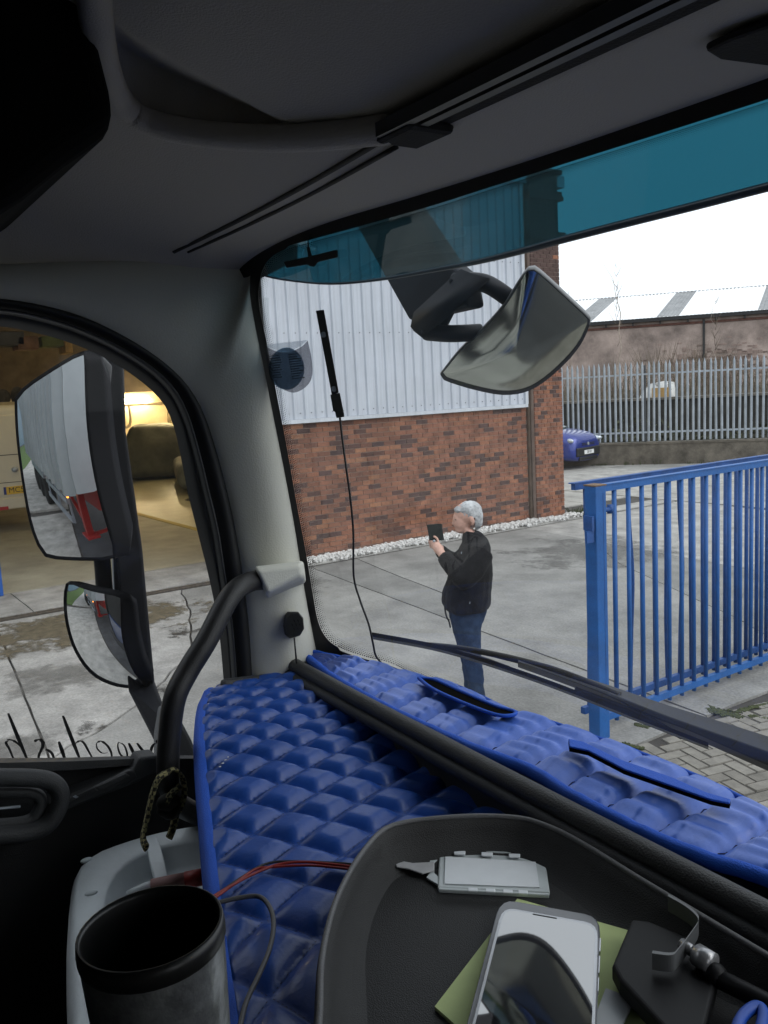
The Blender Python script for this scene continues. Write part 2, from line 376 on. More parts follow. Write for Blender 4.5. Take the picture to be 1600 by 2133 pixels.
for n_, (x0, y0, x1, y1, sp) in enumerate(((1476, 1478, 1540, 1492, 5), (1535, 1482, 1612, 1462, 2.5), (1560, 1490, 1612, 1500, 2), (1325, 1508, 1352, 1516, 2.5), (1296, 1548, 1340, 1560, 2))):
    for i in range((320, 260, 90, 60, 60)[n_]):
        t = random.random(); P = onz(x0 + (x1 - x0) * t + random.gauss(0, sp), y0 + (y1 - y0) * t + random.gauss(0, sp * .6), 0.002); r = random.uniform(.004, .014)
        ms.ball(P, r, r * 1.3, .006, 5, 3, Matrix.Rotation(random.random() * 6, 3, 'Z'))
ms.build('moss_clumps', M_moss, kind='stuff')
# white gravel along the wall
M_wst = mat('white stone', (0.6, 0.59, 0.57), 0.8, var=0.35, vscale=20)
gs = MB()
for i in range(3600):
    v = random.uniform(5.85, 12.1); u = 11.48 - abs(random.gauss(0.10, 0.10)); r = random.uniform(0.016, 0.04)
    if u < 11.1: continue
    q = Matrix.Rotation(random.random() * 6, 3, random.choice('XYZ'))
    gs.ball(W(u, v, random.uniform(0.0, 0.05)), r * 1.2, r, r * .8, 5, 3, q)
gs.build('white_gravel_strip', M_wst, kind='stuff', label='strip of loose white stones along the foot of the brick wall')
# weeds at the corner
M_weed = mat('weed green', (0.045, 0.06, 0.02), 0.9, var=0.5, vscale=20)
def tuft(c, n, h, sp):
    t = MB()
    for i in range(n):
        p = Vector(c) + Vector((random.gauss(0, sp), random.gauss(0, sp), 0)); a = random.uniform(0, 6.28); l = random.uniform(.4, 1) * h
        d = Vector((math.cos(a), math.sin(a), 0)) * l * random.uniform(.2, .7); w = Vector((-math.sin(a), math.cos(a), 0)) * 0.008
        t.add([p - w, p + w, p + d * .6 + Vector((0, 0, l * .8)) + w * .6, p + d + Vector((0, 0, l))], [(0, 1, 2, 3)])
    return t
tuft(W(11.35, 12.25, 0), 160, 0.14, 0.16).build('weed_tuft', M_weed, label='low green weeds at the foot of the brick corner', cat='weeds', kind='stuff')

# ------------------------------------------------------------------ workshop building
M_mort = mat('mortar', (0.31, 0.235, 0.195), 0.95, var=0.2, vscale=3, bump=0.4, bscale=120)
M_brk = mat('brick', (0.2, 0.08, 0.05), 0.9, var=0.32, vscale=2.2, bump=0.6, bscale=70,
            rnd=[(0, (0.068, 0.042, 0.04)), (0.16, (0.095, 0.048, 0.038)), (0.3, (0.175, 0.078, 0.05)), (0.6, (0.215, 0.092, 0.056)), (0.9, (0.25, 0.108, 0.062)), (1, (0.275, 0.13, 0.072))])
M_clad = mat('grey white cladding', (0.50, 0.53, 0.585), 0.45, var=0.06, vscale=1.5)
M_trim = mat('cladding trim', (0.52, 0.55, 0.59), 0.5, var=0.08, vscale=4)
M_dark = mat('dark shadow gap', (0.03, 0.03, 0.03), 0.9)
M_cream = mat('cream painted wall', (0.62, 0.53, 0.36), 0.8, var=0.12, vscale=2)
M_brown = mat('brown board', (0.16, 0.125, 0.08), 0.85, var=0.3, vscale=2)
bld = thing('workshop_building', W(11.5, 8, 0), 'red brick workshop with grey ribbed cladding above and an open lit garage bay', 'building')
WU = 11.5
b = MB(); b.box(W(WU + 0.008, 5.8, -0.3), W(WU + 0.3, 11.02, 2.2)); b.build('wall', M_mort, bld)
PU, P0, P1, PT = 11.36, 11.06, 11.77, 6.25      # the brick pier stands proud of the wall
b = MB(); b.box(W(PU + 0.008, P0 + .008, -0.3), W(PU + 0.9, P1 - .008, PT - .01)); b.build('pier', M_mort, bld)
bk = MB(); bk.hexa([(-.025, -.1075, -.0325), (.0, -.1075, -.0325), (.0, .1075, -.0325), (-.025, .1075, -.0325), (-.025, -.1075, .0325), (.0, -.1075, .0325), (.0, .1075, .0325), (-.025, .1075, .0325)])
for i in (1, 2, 5, 6): pass
bkm = bk.mesh('brick', M_brk, Vector((0, 0, 0)))
bricks = []
for r_ in range(28):
    z = 0.0375 + r_ * 0.075; v = 5.8 + (0.1125 if r_ % 2 else 0) + 0.11
    while v < 11.0:
        bricks.append((WU, v, z, 1.0, 0)); v += 0.225
for r_ in range(int(PT / 0.075)):
    z = 0.0375 + r_ * 0.075; off = 0.5 if r_ % 2 else 0
    v = P0
    ws_ = ([.5] if off else []) + [1] * 4 + ([] if off else [.5])
    for k in ws_:
        L_ = 0.225 * k * (P1 - P0) / (0.225 * 4.5); bricks.append((PU, v + L_ / 2, z, L_ / 0.225, 0)); v += L_
    u = PU + 0.11                                                    # the return face of the pier
    for k in range(4): bricks.append((u + k * 0.225 + (0.0 if r_ % 2 else 0.11), P1, z, 1.0, 1))
def bdist(q): return (Vector(W(q[0], q[1], q[2])) - C0).length + (30 if q[4] or q[2] > 5.5 else 0)
bricks.sort(key=bdist); rest = MB()
M_brk2 = mat('brick mass', (0.215, 0.093, 0.058), 0.9, var=0.45, vscale=5.5, bump=0.6, bscale=70)
M_bdk = mat('dark engineering brick', (0.085, 0.05, 0.043), 0.9, var=0.3, vscale=9, bump=0.6, bscale=70)
for q, (u, v, z, k, side) in enumerate(bricks):
    Mx = Matrix.Translation(W(u - random.uniform(0, .003), v, z)) @ (Matrix.Rotation(R(90), 4, 'Z') if side else Matrix.Identity(4)) @ Matrix.Scale(k * (1 if k > .9 else .98), 4, Vector((0, 1, 0)))
    if side: Mx = Matrix.Translation(W(u, v, z)) @ Matrix.Rotation(R(90), 4, 'Z')
    if q < 300: inst('brick', bkm, Mx, bld)
    else:
        dark = random.random() < (0.97 if z > 3.9 else 0.5 if z > 2.9 else 0.2) ; rest.cur = 2 if dark else random.choice([0, 0, 1])
        rest.add([Mx @ p for p in bk.v], bk.f)
rest.cur = 0
M_brk3 = mat('brick mass orange', (0.25, 0.108, 0.062), 0.9, var=0.4, vscale=5.5, bump=0.6, bscale=70)
rest.build('bricks', [M_brk2, M_brk3, M_bdk], bld, kind='stuff')
for z, o in ((5.05, .10), (5.125, .16), (5.75, .12), (5.825, .08), (6.2, .1)):   # corbelled courses near the top
    b = MB(); b.box(W(PU - 0.03, P0 - .01, z), W(PU + .95, P1 + o, z + .075)); b.build('corbel', M_bdk, bld)
# cladding sheets: pans with narrow ribs
def clad(v0, v1, z0, z1, u):
    prof = []; v = v0
    while v < v1 - 1e-6:
        w = min(0.19, v1 - v); prof += [(v, 0), (v + .018, -.028), (v + .05, -.028), (v + .068, 0), (v + w * .999, 0)]; v += w
    b = MB(); n = len(prof)
    b.add([W(u + o, v_, z0) for v_, o in prof] + [W(u + o, v_, z1) for v_, o in prof] , [(i, i + 1, n + i + 1, n + i) for i in range(n - 1)])
    return b
v = 5.8
while v < 10.9:
    v1 = min(v + 0.95, 10.95); o = clad(v, v1, 2.17, 6.0, WU - 0.03).build('cladding_sheet', M_clad, bld)
    v = v1
for i in range(7):
    clad(-1 + i * 0.97, -1 + (i + 1) * 0.97, 4.7, 6.0, WU - 0.03).build('cladding_sheet', M_clad, bld)
b = MB(); b.box(W(WU + 0.06, -12, 2.16), W(WU + .3, 11.0, 6.0)) if False else b.box(W(WU + 0.06, 5.8, 2.2), W(WU + .3, 11.0, 6.0)); b.build('wall_upper', M_dark, bld)
b = MB(); b.box(W(WU - 0.075, 5.8, 2.11), W(WU + 0.0, 10.97, 2.168)); b.build('bottom_trim', M_trim, bld)
b = MB(); b.box(W(WU - 0.07, 10.92, 2.168), W(WU - 0.0, 10.985, 6.0)); b.build('corner_trim', M_trim, bld)
sc_ = MB()
for z in (2.26, 3.45, 4.65):
    for i in range(27): sc_.disc(W(WU - 0.032, 5.8 + 0.13 + i * .19, z), 0.0075, (1, 0, 0), 0.006, 6)
sc_.build('screws', M_dark, bld, kind='stuff')
b = MB(); b.tube([W(WU - .02, 11.02, -0.02), W(WU - .02, 11.02, 6.0)], 0.036, 8); b.smooth = True
b.build('downpipe', mat('rusty brown pipe', (0.085, 0.06, 0.042), 0.8, var=0.4, vscale=6), bld)
b = MB(); b.box(W(WU - .1, -9, 6.0), W(34, 12.0, 6.2)); b.build('roof', M_trim, bld)
# the garage bay inside
M_gfl = mat('garage floor', (0.34, 0.325, 0.26), 0.55, var=0.25, vscale=1.2, bump=0.2, detail=10)
M_gfl2 = mat('painted garage floor', (0.55, 0.53, 0.37), 0.4, var=0.15, vscale=1.2, bump=0.15, detail=10)
b = MB(); b.box(W(12.71, -9, -0.3), W(33, 6.33, 0.0)); b.build('floor', M_gfl, bld)
b = MB(); b.box(W(12.71, 6.33, -0.3), W(33, 12.2, 0.004)); b.build('painted_floor', M_gfl2, bld)
b = MB(); b.box(W(12.75, 6.28, 0.0), W(31, 6.42, 0.007)); b.build('floor_line', mat('yellow line paint', (0.55, 0.42, 0.08), 0.6, var=0.15, vscale=6), bld)
b = MB(); b.box(W(32.4, -9, 0), W(32.7, 12.2, 6)); b.build('back_wall', M_cream, bld)
b = MB(); b.box(W(12.0, 12.06, 0), W(32.4, 12.3, 6)); b.build('side_wall', M_cream, bld)
b = MB(); b.box(W(11.52, -9, 0), W(32.4, -8.8, 6)); b.build('side_wall', M_brown, bld)
b = MB(); b.box(W(12.71, -8.8, 5.1), W(32.4, 12.06, 5.2)); b.build('ceiling', M_brown, bld)
b = MB(); b.box(W(30.0, -8.8, 2.98), W(30.15, 12.0, 5.1)); b.build('drop_panel', M_brown, bld)
b = MB(); b.box(W(29.9, 11.3, 0), W(30.1, 12.0, 3.0)); b.build('column', M_cream, bld)
for i in range(8):
    b = MB(); b.box(W(25.0, -8.7 + i * 1.5, 2.9), W(25.06, -8.7 + i * 1.5 + 1.46, 5.0)); b.build('board', M_brown, bld)
b = MB(); b.box(W(22.0, -8.7, 2.75), W(25, 3.2, 2.9)); b.build('mezzanine', mat('mezzanine timber', (0.3, 0.24, 0.13), .8, var=.2), bld)
b = MB(); b.box(W(WU + .31, 5.3, 2.2), W(12.7, 5.78, 6.0)); b.box(W(WU, 5.3, 0), W(12.7, 5.78, 2.2)); b.build('jamb', M_brown, bld)
b = MB(); b.box(W(11.55, -9, 4.7), W(11.75, 5.3, 6.0)); b.build('lintel', M_brown, bld)

# lamps in the bay
M_tube = emit('sodium tube', (1.0, 0.75, 0.40), 270)
M_tube2 = emit('ceiling tube', (1.0, 0.78, 0.40), 105)
def tube_lamp(p, q, lab, grp):
    p, q = Vector(p), Vector(q); t = thing('tube_lamp', p, lab, 'lamp', grp)
    d = (q - p); up = Vector((0, 0, 1))
    b = MB(); b.bar(p + up * .06, q + up * .06, .09, .05); b.build('housing', M_trim, t)
    b = MB(); b.smooth = True; b.tube([p, q], 0.028, 8); b.build('tube', M_tube2 if 'ceiling' in lab else M_tube, t)
G = 'fluorescent tubes in the garage'
tube_lamp(onu(238, 832, 32.2), onu(312, 831, 32.2), 'glowing amber tube on the back wall above the covered four by four', G)
tube_lamp(onu(347, 826, 31.5), onu(356, 842, 28.5), 'amber tube running along the right wall of the garage', G)
for i, (u, v) in enumerate(((18, 9.2), (24, 9.2), (17, 3.2), (24, 1.0))):
    tube_lamp(W(u, v, 4.9), W(u, v + 1.6, 4.9), ['amber ceiling tube over the painted floor near the doorway', 'amber ceiling tube over the covered cars', 'amber ceiling tube over the doorway side of the van', 'amber ceiling tube above the van'][i], G)
# hose and pipework on the back wall
M_pipe = mat('grey conduit', (0.22, 0.19, 0.14), 0.5, var=.2)
b = MB(); b.smooth = True; b.tube(smooth_path([onu(x, y, 32.1) for x, y in ((268, 842), (272, 870), (270, 885), (262, 890), (253, 886), (248, 870))]), 0.05, 8)
tag(b.build('hose', M_pipe), 'hose hanging in a loop on the bright garage wall', 'hose')
b = MB(); b.smooth = True; b.tube([onu(240, 845, 32.2), onu(352, 839, 32.2)], 0.045, 8); b.tube([onu(352, 828, 32.2), onu(352, 895, 32.2)], 0.06, 8)
tag(b.build('conduit', M_pipe), 'thin conduit running along the garage wall below the tube', 'pipe')
# clutter on the mezzanine
CL = [((0, 50), (690, 720), (.07, .075, .09), 'dark bundle stacked high on the garage mezzanine'), ((38, 80), (700, 728), (.2, .12, .09), 'reddish box on the garage mezzanine'), ((88, 132), (700, 722), (.11, .14, .06), 'greenish crate on the garage mezzanine'), ((137, 150), (705, 735), (.45, .3, .12), 'orange board leaning at the end of the mezzanine')]
for (x0, x1), (y0, y1), c, lab in CL:
    a = onu(x0, y1, 24); q = onu(x1, y0, 24)
    b = MB(); b.box((a.x, a.y, a.z), (a.x - 0.7, q.y, q.z)); tag(b.build('storage_box', mat('box ' + lab[:8], c, .8, var=.3, vscale=3), bevel=0.03), lab, 'box')
# steel shelf with things in front of the van
b = MB(); a = onu(0, 838, 21.6); q = onu(120, 838, 21.6)
b.box((a.x, a.y - 2, a.z - .08), (a.x - .5, q.y, a.z)); tag(b.build('shelf_plank', mat('pale plank', (.5, .42, .25), .7, var=.2)), 'pale plank shelf above the white van', 'shelf')
b = MB()
for k in range(7): b.ball(a + Vector((-.25, k * .33 - .2, .12)), .15, .17, .14 + .05 * (k % 3), 8, 6)
tag(b.build('rag_heap', mat('dark rag', (.05, .045, .035), .9, var=.4, vscale=6)), 'dark heap of rags on the plank shelf above the white van', 'rags')
# blue stanchion by the door opening
b = MB(); P = onz(3, 1240, 0); b.box(P + Vector((-.05, -.16, 0)), P + Vector((.07, .02, .85)))
st = tag(b.build('blue_stanchion', mat('stanchion blue', (.012, .09, .36), .45, var=.15, vscale=6), bevel=.012), 'short blue steel post at the garage threshold', 'post')
# ------------------------------------------------------------------ palisade fence on a low wall, bank and far shed
def atdepth(x, y, D): return C0 + ray(x, y) * D
FA = onz(1245, 970, 0); FB = onz(1600, 962, 0); fd = (FB - FA); fd.z = 0; fd.normalize(); fn = Vector((fd.y, -fd.x, 0))
if fn.dot(C0 - FA) < 0: fn = -fn
M_low = mat('old rendered wall', (0.13, 0.115, 0.095), 0.95, var=0.5, vscale=2.2, bump=0.8, bscale=20, detail=12)
M_galv = mat('galvanised steel', (0.34, 0.38, 0.43), 0.45, metal=0.35, var=0.18, vscale=4)
def wallbox(b, s0, s1, z0, z1, t0, t1):
    p = [FA + fd * s + fn * t for s, t in ((s0, t0), (s1, t0), (s1, t1), (s0, t1))]
    b.hexa([Vector((q.x, q.y, z0)) for q in p] + [Vector((q.x, q.y, z1)) for q in p])
b = MB(); wallbox(b, -7, 16, -.2, .6, -.28, 0); wallbox(b, -7, 16, .6, .66, -.3, .02)
tag(b.build('low_wall', M_low), 'low stained concrete wall under the grey palisade fence', 'wall')
b = MB()
for i in range(70):
    s = random.uniform(-6, 15); t_ = tuft(FA + fd * s + fn * .05, random.randint(4, 16), random.uniform(.05, .16), .05); b.add(t_.v, t_.f)
b.build('weeds', M_weed, kind='stuff', label='weeds along the foot of the low wall', cat='weeds')
fence = thing('palisade_fence', FA + Vector((0, 0, .66)), 'tall grey palisade fence with pointed pales on the low wall', 'fence')
pb2 = MB()
w = .034
prof = [(-w, 0), (-w * .45, .012), (0, .018), (w * .45, .012), (w, 0)]
zz = [0, 2.2, 2.27]
pv_ = [(x, y + .004, 0) for x, y in prof] + [(x, y + .004, 2.2) for x, y in prof] + [(x * .45, y + .004, 2.27) for x, y in prof] + [(0, .015, 2.34)]
pb2.add(pv_, [(i, i + 1, i + 6, i + 5) for i in range(4)] + [(5 + i, 6 + i, 11 + i, 10 + i) for i in range(4)] + [(10 + i, 11 + i, 15) for i in range(4)])
palem = pb2.mesh('pale', M_galv, Vector((0, 0, 0)))
npale = int(23 / 0.155)
for i in range(npale):
    s = -6.9 + i * 0.155; P = FA + fd * s + fn * (-.07)
    M_ = frame(P + Vector((0, 0, .69)), fd, fn); M_ = M_ @ Matrix.Rotation(0, 4, 'X')
    z = M_.to_3x3().col[2]
    if z.z < 0: M_ = frame(P + Vector((0, 0, .69)), -fd, fn)
    inst('pale', palem, M_ @ Matrix.Rotation(random.gauss(0, .006), 4, 'Y'), fence)
for z in (.92, 2.62):
    b = MB(); wallbox(b, -7, 16, z, z + .05, -.12, -.07); b.build('rail', M_galv, fence)
for i in range(9):
    s = -6.9 + i * 2.75; b = MB(); wallbox(b, s, s + .06, .66, 2.9, -.2, -.125); b.build('post', mat('dark steel post', (.07, .075, .08), .6), fence)
# the overgrown bank and upper ground behind the fence
M_bank = mat('overgrown bank', (0.045, 0.043, 0.03), 0.95, var=0.6, vscale=2.5, bump=1, bscale=12)
def bankfn(a, c):
    s = -14 + a * 40; prof_ = [(-.4, .3), (-2.5, .35), (-4.2, .4), (-4.45, 1.72), (-12, 1.9), (-30, 2.0)]
    k = c * 5; i = min(int(k), 4); f = k - i
    t = prof_[i][0] * (1 - f) + prof_[i + 1][0] * f; z = prof_[i][1] * (1 - f) + prof_[i + 1][1] * f
    P = FA + fd * s + fn * t
    return Vector((P.x, P.y, z + .22 * mnoise.noise(Vector((s * .9, t * .8, 0)))))
b = MB(); b.smooth = True; b.grid(bankfn, 90, 30); b.build('bank', M_bank, kind='structure')
M_twig = mat('bare twigs', (0.15, 0.12, 0.085), 0.9, var=0.4, vscale=2)
M_bram = mat('dull bramble leaves', (0.04, 0.042, 0.022), 0.9, var=0.6, vscale=3)
tw = MB()
for i in range(2600):
    s = random.uniform(-6, 16); t = -5.2 - abs(random.gauss(0, 2.4)); P = FA + fd * s + fn * t; h = random.uniform(.4, 1.5) * (1.9 + .8 * math.sin(s * .7)) * .6
    d = Vector((random.gauss(0, .3), random.gauss(0, .3), 1)) * h; r = random.uniform(.006, .014); sd = fd * r
    P.z = 1.75; q = P + d * .55 + Vector((random.gauss(0, .1), random.gauss(0, .1), 0))
    tw.add([P - sd, P + sd, q + sd * .7, q - sd * .7, P + d, ], [(0, 1, 2, 3), (3, 2, 4)])
tw.build('scrub_twigs', M_twig, kind='stuff', label='bare brown scrub growing on the bank behind the palisade fence', cat='scrub')
tw = MB()
for i in range(1500):
    s = random.uniform(-6, 16); k = random.random(); t = -1.2 - k * 2.8; z = .35 + random.uniform(0, .6) * (1 + .6 * math.sin(s * 1.3))
    P = FA + fd * s + fn * t + Vector((0, 0, z)); r = random.uniform(.04, .1)
    a = Vector((random.gauss(0, 1), random.gauss(0, 1), random.gauss(0, 1))).normalized() * r; c_ = a.orthogonal().normalized() * r
    tw.add([P - a, P + c_, P + a, P - c_], [(0, 1, 2, 3)])
rw = MB(); wallbox(rw, -14, 26, -.2, 1.78, -4.9, -4.25); tag(rw.build('retaining_wall', mat('blackish retaining wall', (.035, .034, .03), .95, var=.5, vscale=2.5, bump=.6)), 'dark blackish retaining wall some metres behind the palisade fence', 'wall')  # wall in an uneven near-black tone
rw = MB(); wallbox(rw, -14, 26, 1.78, 1.86, -4.95, -4.2); tag(rw.build('coping', M_low), 'pale coping along the top of the dark retaining wall', 'coping')
tw.build('bramble_leaves', M_bram, kind='stuff', label='dull brambles in the dark gap behind the fence', cat='brambles')
# bare sapling
def sapling(base, h, seed, label, r0=.035):
    rr = random.Random(seed); t = thing('bare_sapling', base, label, 'tree', 'bare saplings on the bank')
    b = MB(); b.smooth = True; pts = [base + Vector((rr.gauss(0, .03) * k, rr.gauss(0, .03) * k, h * k / 8)) for k in range(9)]
    b.tube(pts, [r0 * (1 - .9 * k / 8) for k in range(9)], 6); b.build('trunk', mat('pale bark', (.36, .3, .25), .9, var=.3, vscale=5), t)
    b = MB(); b.smooth = True
    for i in range(16):
        k = rr.uniform(.3, .98); p = base.lerp(base + Vector((0, 0, h)), k); a = rr.uniform(0, 6.3); L_ = h * .16 * (1.1 - k) + .15
        q = p + Vector((math.cos(a) * .5, math.sin(a) * .5, .9)) * L_; b.tube([p, p.lerp(q, .5) + Vector((0, 0, -.03)), q], [.010, .007, .003], 4)
    b.build('crown', M_twig, t)
p = atdepth(1287, 760, 31); p.z = 1.8; sapling(p, 4.9, 3, 'tall thin bare sapling rising above the shed roof behind the fence')
p = atdepth(1186, 700, 31); p.z = 1.8; sapling(p, 3.9, 5, 'shorter bare sapling beside the brick pier, behind the fence', .02)
p = atdepth(1490, 700, 32); p.z = 1.8; sapling(p, 3.7, 9, 'bare sapling standing before the far shed wall, right of the taller one', .02)
# far shed
EA, EB = atdepth(1230, 672, 45), atdepth(1600, 645, 42.6); ez = (EA.z + EB.z) / 2; ed = (EB - EA); ed.z = 0; ed.normalize(); en = Vector((ed.y, -ed.x, 0))
if en.dot(C0 - EA) < 0: en = -en
shed = thing('far_shed', Vector((EA.x, EA.y, 1.5)), 'long weathered brick shed with pale corrugated roof beyond the fence', 'building')
def sb(b, s0, s1, t0, t1, z0, z1):
    p = [EA + ed * s + en * t for s, t in ((s0, t0), (s1, t0), (s1, t1), (s0, t1))]
    b.hexa([Vector((q.x, q.y, z0)) for q in p] + [Vector((q.x, q.y, z1)) for q in p])
M_swall = mat('weathered pinkish brickwork', (0.36, 0.285, 0.25), 0.95, var=0.45, vscale=.8, bump=0.5, bscale=14, detail=12)
b = MB(); sb(b, -8, 26, -8, -.25, 0, ez - .1); b.build('wall', M_swall, shed)
b = MB()
for i in range(0, 800):                       # scattered courses where the render has fallen away
    s = round(random.gauss(6.2, 1.4) / .24) * .24; z = 1.9 + round(abs(random.gauss(0.9, .5)) / .085) * .085
    if z < ez - .6: sb(b, s, s + .215, -.25, -.235, z, z + .068)
b.build('exposed_brickwork', mat('exposed brick', (.3, .22, .19), .95, var=.3, vscale=6), shed, kind='stuff')
b = MB(); sb(b, -8, 26, -.3, -.2, ez - .42, ez - .30); b.build('brick_band', mat('red brick band', (.13, .06, .045), .9, var=.3, vscale=5), shed)
b = MB(); sb(b, -8, 26, -.2, .02, ez - .16, ez + .02); b.build('gutter', mat('gutter black', (.02, .02, .021), .6), shed)
for i in range(22):
    b = MB(); sb(b, -6 + i * 1.35, -5.93 + i * 1.35, -.22, -.05, ez - .32, ez - .16); b.build('gutter_bracket', MATS['gutter black'], shed)
b = MB(); sb(b, 5.55, 5.66, -.24, -.16, 1.5, ez - .2); b.build('downpipe', MATS['gutter black'], shed)
M_rfw = mat('white corrugated roof', (0.86, 0.87, 0.88), 0.35, var=0.03, vscale=2)
M_rfg = mat('grey roof sheet', (0.27, 0.275, 0.28), 0.8, var=0.2, vscale=1.5)
rz = ez + 1.75; rt = -6.5
def roofstrip(s0, s1, m, lift, nm):
    n = max(2, int((s1 - s0) / .19)) * 4; b = MB()
    def fn_(a, c):
        s = s0 + (s1 - s0) * a; P = EA + ed * (s + c * 1.3) + en * (.06 + (rt - .06) * c); return Vector((P.x, P.y, ez + .02 + (rz - ez) * c + lift + .022 * math.sin(s / .19 * 6.2832)))
    b.grid(fn_, n, 1); b.smooth = True; b.build(nm, m, shed)
last = -8
for s0 in (3.95 - 5.0, 3.3, 8.1, 12.6, 17.5):
    s1 = s0 + 1.1; roofstrip(last, s0, M_rfw, 0, 'roof'); roofstrip(s0, s1, M_rfg, .0, 'roof_strip'); last = s1
roofstrip(last, 26, M_rfw, 0, 'roof')
b = MB()
for i in range(160): 
    P = EA + ed * (-8 + i * .21) + en * rt; b.box((P.x - .06, P.y - .06, rz - .02), (P.x + .06, P.y + .06, rz + .05))
b.build('ridge_tiles', M_rfg, shed, kind='stuff')
# tarpaulined boat-like van behind the palisade
vp = atdepth(1368, 830, 30.5); vt = thing('old_van', Vector((vp.x, vp.y, 1.6)), 'rounded old van with white roof and ochre side half hidden behind the palisade', 'van')
def vring(s, h, wd_):
    return [vp + fd * s + fn * (wd_ * math.cos(t)) + Vector((0, 0, -.55 + h * max(0, math.sin(t)) ** .6)) for t in [math.pi * k / 8 for k in range(9)]]
b = MB(); b.smooth = True; b.loft([vring(s, h, .75) for s, h in ((-.62, .5), (-.5, .8), (-.2, 1.08), (.3, 1.16), (.6, 1.1), (.66, .6))], cap=True); b.build('body', mat('faded white van paint', (.5, .5, .48), .5, var=.2, vscale=3), vt)
b = MB(); p0 = vp + fn * .77; b.hexa([p0 + fd * s + fn * t + Vector((0, 0, z)) for z in (-.45, .38) for s, t in ((-.15, -.1), (.48, -.1), (.48, .01), (-.15, .01))]); b.build('side_panel', mat('ochre panel', (.4, .25, .09), .7, var=.2), vt)

# ------------------------------------------------------------------ blue car beyond the corner
M_cblue = mat('car paint blue', (0.016, 0.035, 0.24), 0.3, metal=0.35, coat=0.8)
M_blk = mat('black plastic', (0.014, 0.015, 0.016), 0.55)
M_rub = mat('tyre rubber', (0.012, 0.012, 0.013), 0.85)
M_lens = mat('headlight lens', (0.6, 0.65, 0.7), 0.1, metal=0.6)
M_wgl = mat('dark car glass', (0.05, 0.075, 0.08), 0.05, metal=0.5)
M_plw = mat('white plate', (0.75, 0.76, 0.76), 0.4); M_ply = mat('yellow plate', (0.7, 0.45, 0.03), 0.4)
M_ink = mat('black lettering', (0.01, 0.01, 0.011), 0.5)
hd = Vector((0.978, 0.21, 0)).normalized()          # heading
lf = Vector((-hd.y, hd.x, 0))                        # car's left
cn = onz(1196, 980, 0)                               # under the near front corner
CO = cn + lf * 0.72 - hd * 0.68                      # ground under the middle of the front axle overhang
car = thing('parked_car', CO, 'blue hatchback nosing out from behind the brick corner', 'car')
def CP(x, y, z): return CO + hd * x + lf * y + Vector((0, 0, z))   # x forward from axle, y left
def cring(x, zb, zs, zt, wb, ws, wt):               # bottom, shoulder, top heights and half widths
    return [CP(x, -wb, zb), CP(x, -ws * 1.0, zb + (zs - zb) * .45), CP(x, -ws, zs), CP(x, -wt, zt), CP(x, -wt * .5, zt + .03), CP(x, wt * .5, zt + .03), CP(x, wt, zt), CP(x, ws, zs), CP(x, ws, zb + (zs - zb) * .45), CP(x, wb, zb)]
b = MB(); b.loft([cring(*q) for q in ((.74, .28, .60, .78, .56, .62, .48), (.68, .2, .70, .94, .76, .80, .64), (.42, .2, .78, 1.05, .88, .90, .72), (0, .2, .86, 1.12, .9, .91, .74), (-.5, .2, .92, 1.17, .9, .91, .74), (-1.2, .2, .93, 1.10, .9, .91, .76), (-2.6, .2, .95, 1.1, .9, .91, .76), (-3.2, .25, .98, 1.1, .88, .89, .76), (-3.4, .35, .9, 1.05, .8, .8, .7))])
b.build('body', M_cblue, car, subd=2)
b = MB(); b.loft([[CP(x, -w_, zb), CP(x, -w2, zt), CP(x, w2, zt), CP(x, w_, zb)] for x, w_, w2, zb, zt in ((.06, .74, .70, 1.06, 1.17), (-.95, .78, .6, 1.06, 1.56), (-2.3, .78, .6, 1.08, 1.56), (-3.25, .76, .62, 1.08, 1.2))]); b.build('windows', M_wgl, car, subd=1)
b = MB(); b.loft([[CP(x, -w2, zt), CP(x, -w2 * .5, zt + .04), CP(x, w2 * .5, zt + .04), CP(x, w2, zt)] for x, w2, zt in ((-1.2, .58, 1.50), (-2.3, .6, 1.57), (-3.0, .6, 1.42))], cap=False, closed=False); b.build('roof', M_cblue, car, subd=1)
for sy in (-1, 1):
    ax_h = Matrix.Rotation(math.atan2(hd.y, hd.x) + sy * R(-58), 3, 'Z')
    b = MB(); b.smooth = True; b.ball(CP(.53, sy * .70, .845), .075, .24, .075, 14, 10, ax_h); hl_ = b.build('headlight', M_lens, car)
    b = MB(); b.smooth = True; b.ball(CP(.585, sy * .69, .845), .05, .06, .05, 10, 8, ax_h); b.build('bulb', M_plw, hl_)
    for xw in (0, -2.55):
        b = MB(); b.smooth = True; b.lathe(CP(xw, sy * .68, .31), [(.2, 0), (.3, .01), (.315, .05), (.315, .15), (.3, .19), (.2, .2)], 24, lf * sy, cap=True); wh = b.build('wheel', M_rub, car)
        b = MB(); b.lathe(CP(xw, sy * .885, .31), [(.19, 0), (.17, .008), (.05, .005), (.02, .012)], 10, lf * sy, cap=True); b.build('rim', M_galv, wh)
def facebox(b, y0, y1, z0, z1, x0, x1): b.hexa([CP(x, y, z) for z in (z0, z1) for x, y in ((x0, y0), (x1, y0), (x1, y1), (x0, y1))])
b = MB(); facebox(b, -.64, .64, .37, .63, .5, .755); b.build('lower_grille', M_blk, car, bevel=.03)
b = MB(); facebox(b, -.5, .5, .26, .36, .5, .745); b.build('air_intake', M_blk, car, bevel=.02)
for z in (.69, .735): 
    b = MB(); facebox(b, -.34, .34, z, z + .022, .55, .745); b.build('grille_slot', M_blk, car)
b = MB(); b.lathe(CP(.735, 0, .725), [(.05, 0), (.045, .014), (.0, .016)], 16, hd); b.build('badge', M_lens, car)
b = MB(); facebox(b, -.26, .26, .43, .545, .72, .768); pl = b.build('number_plate', M_plw, car)
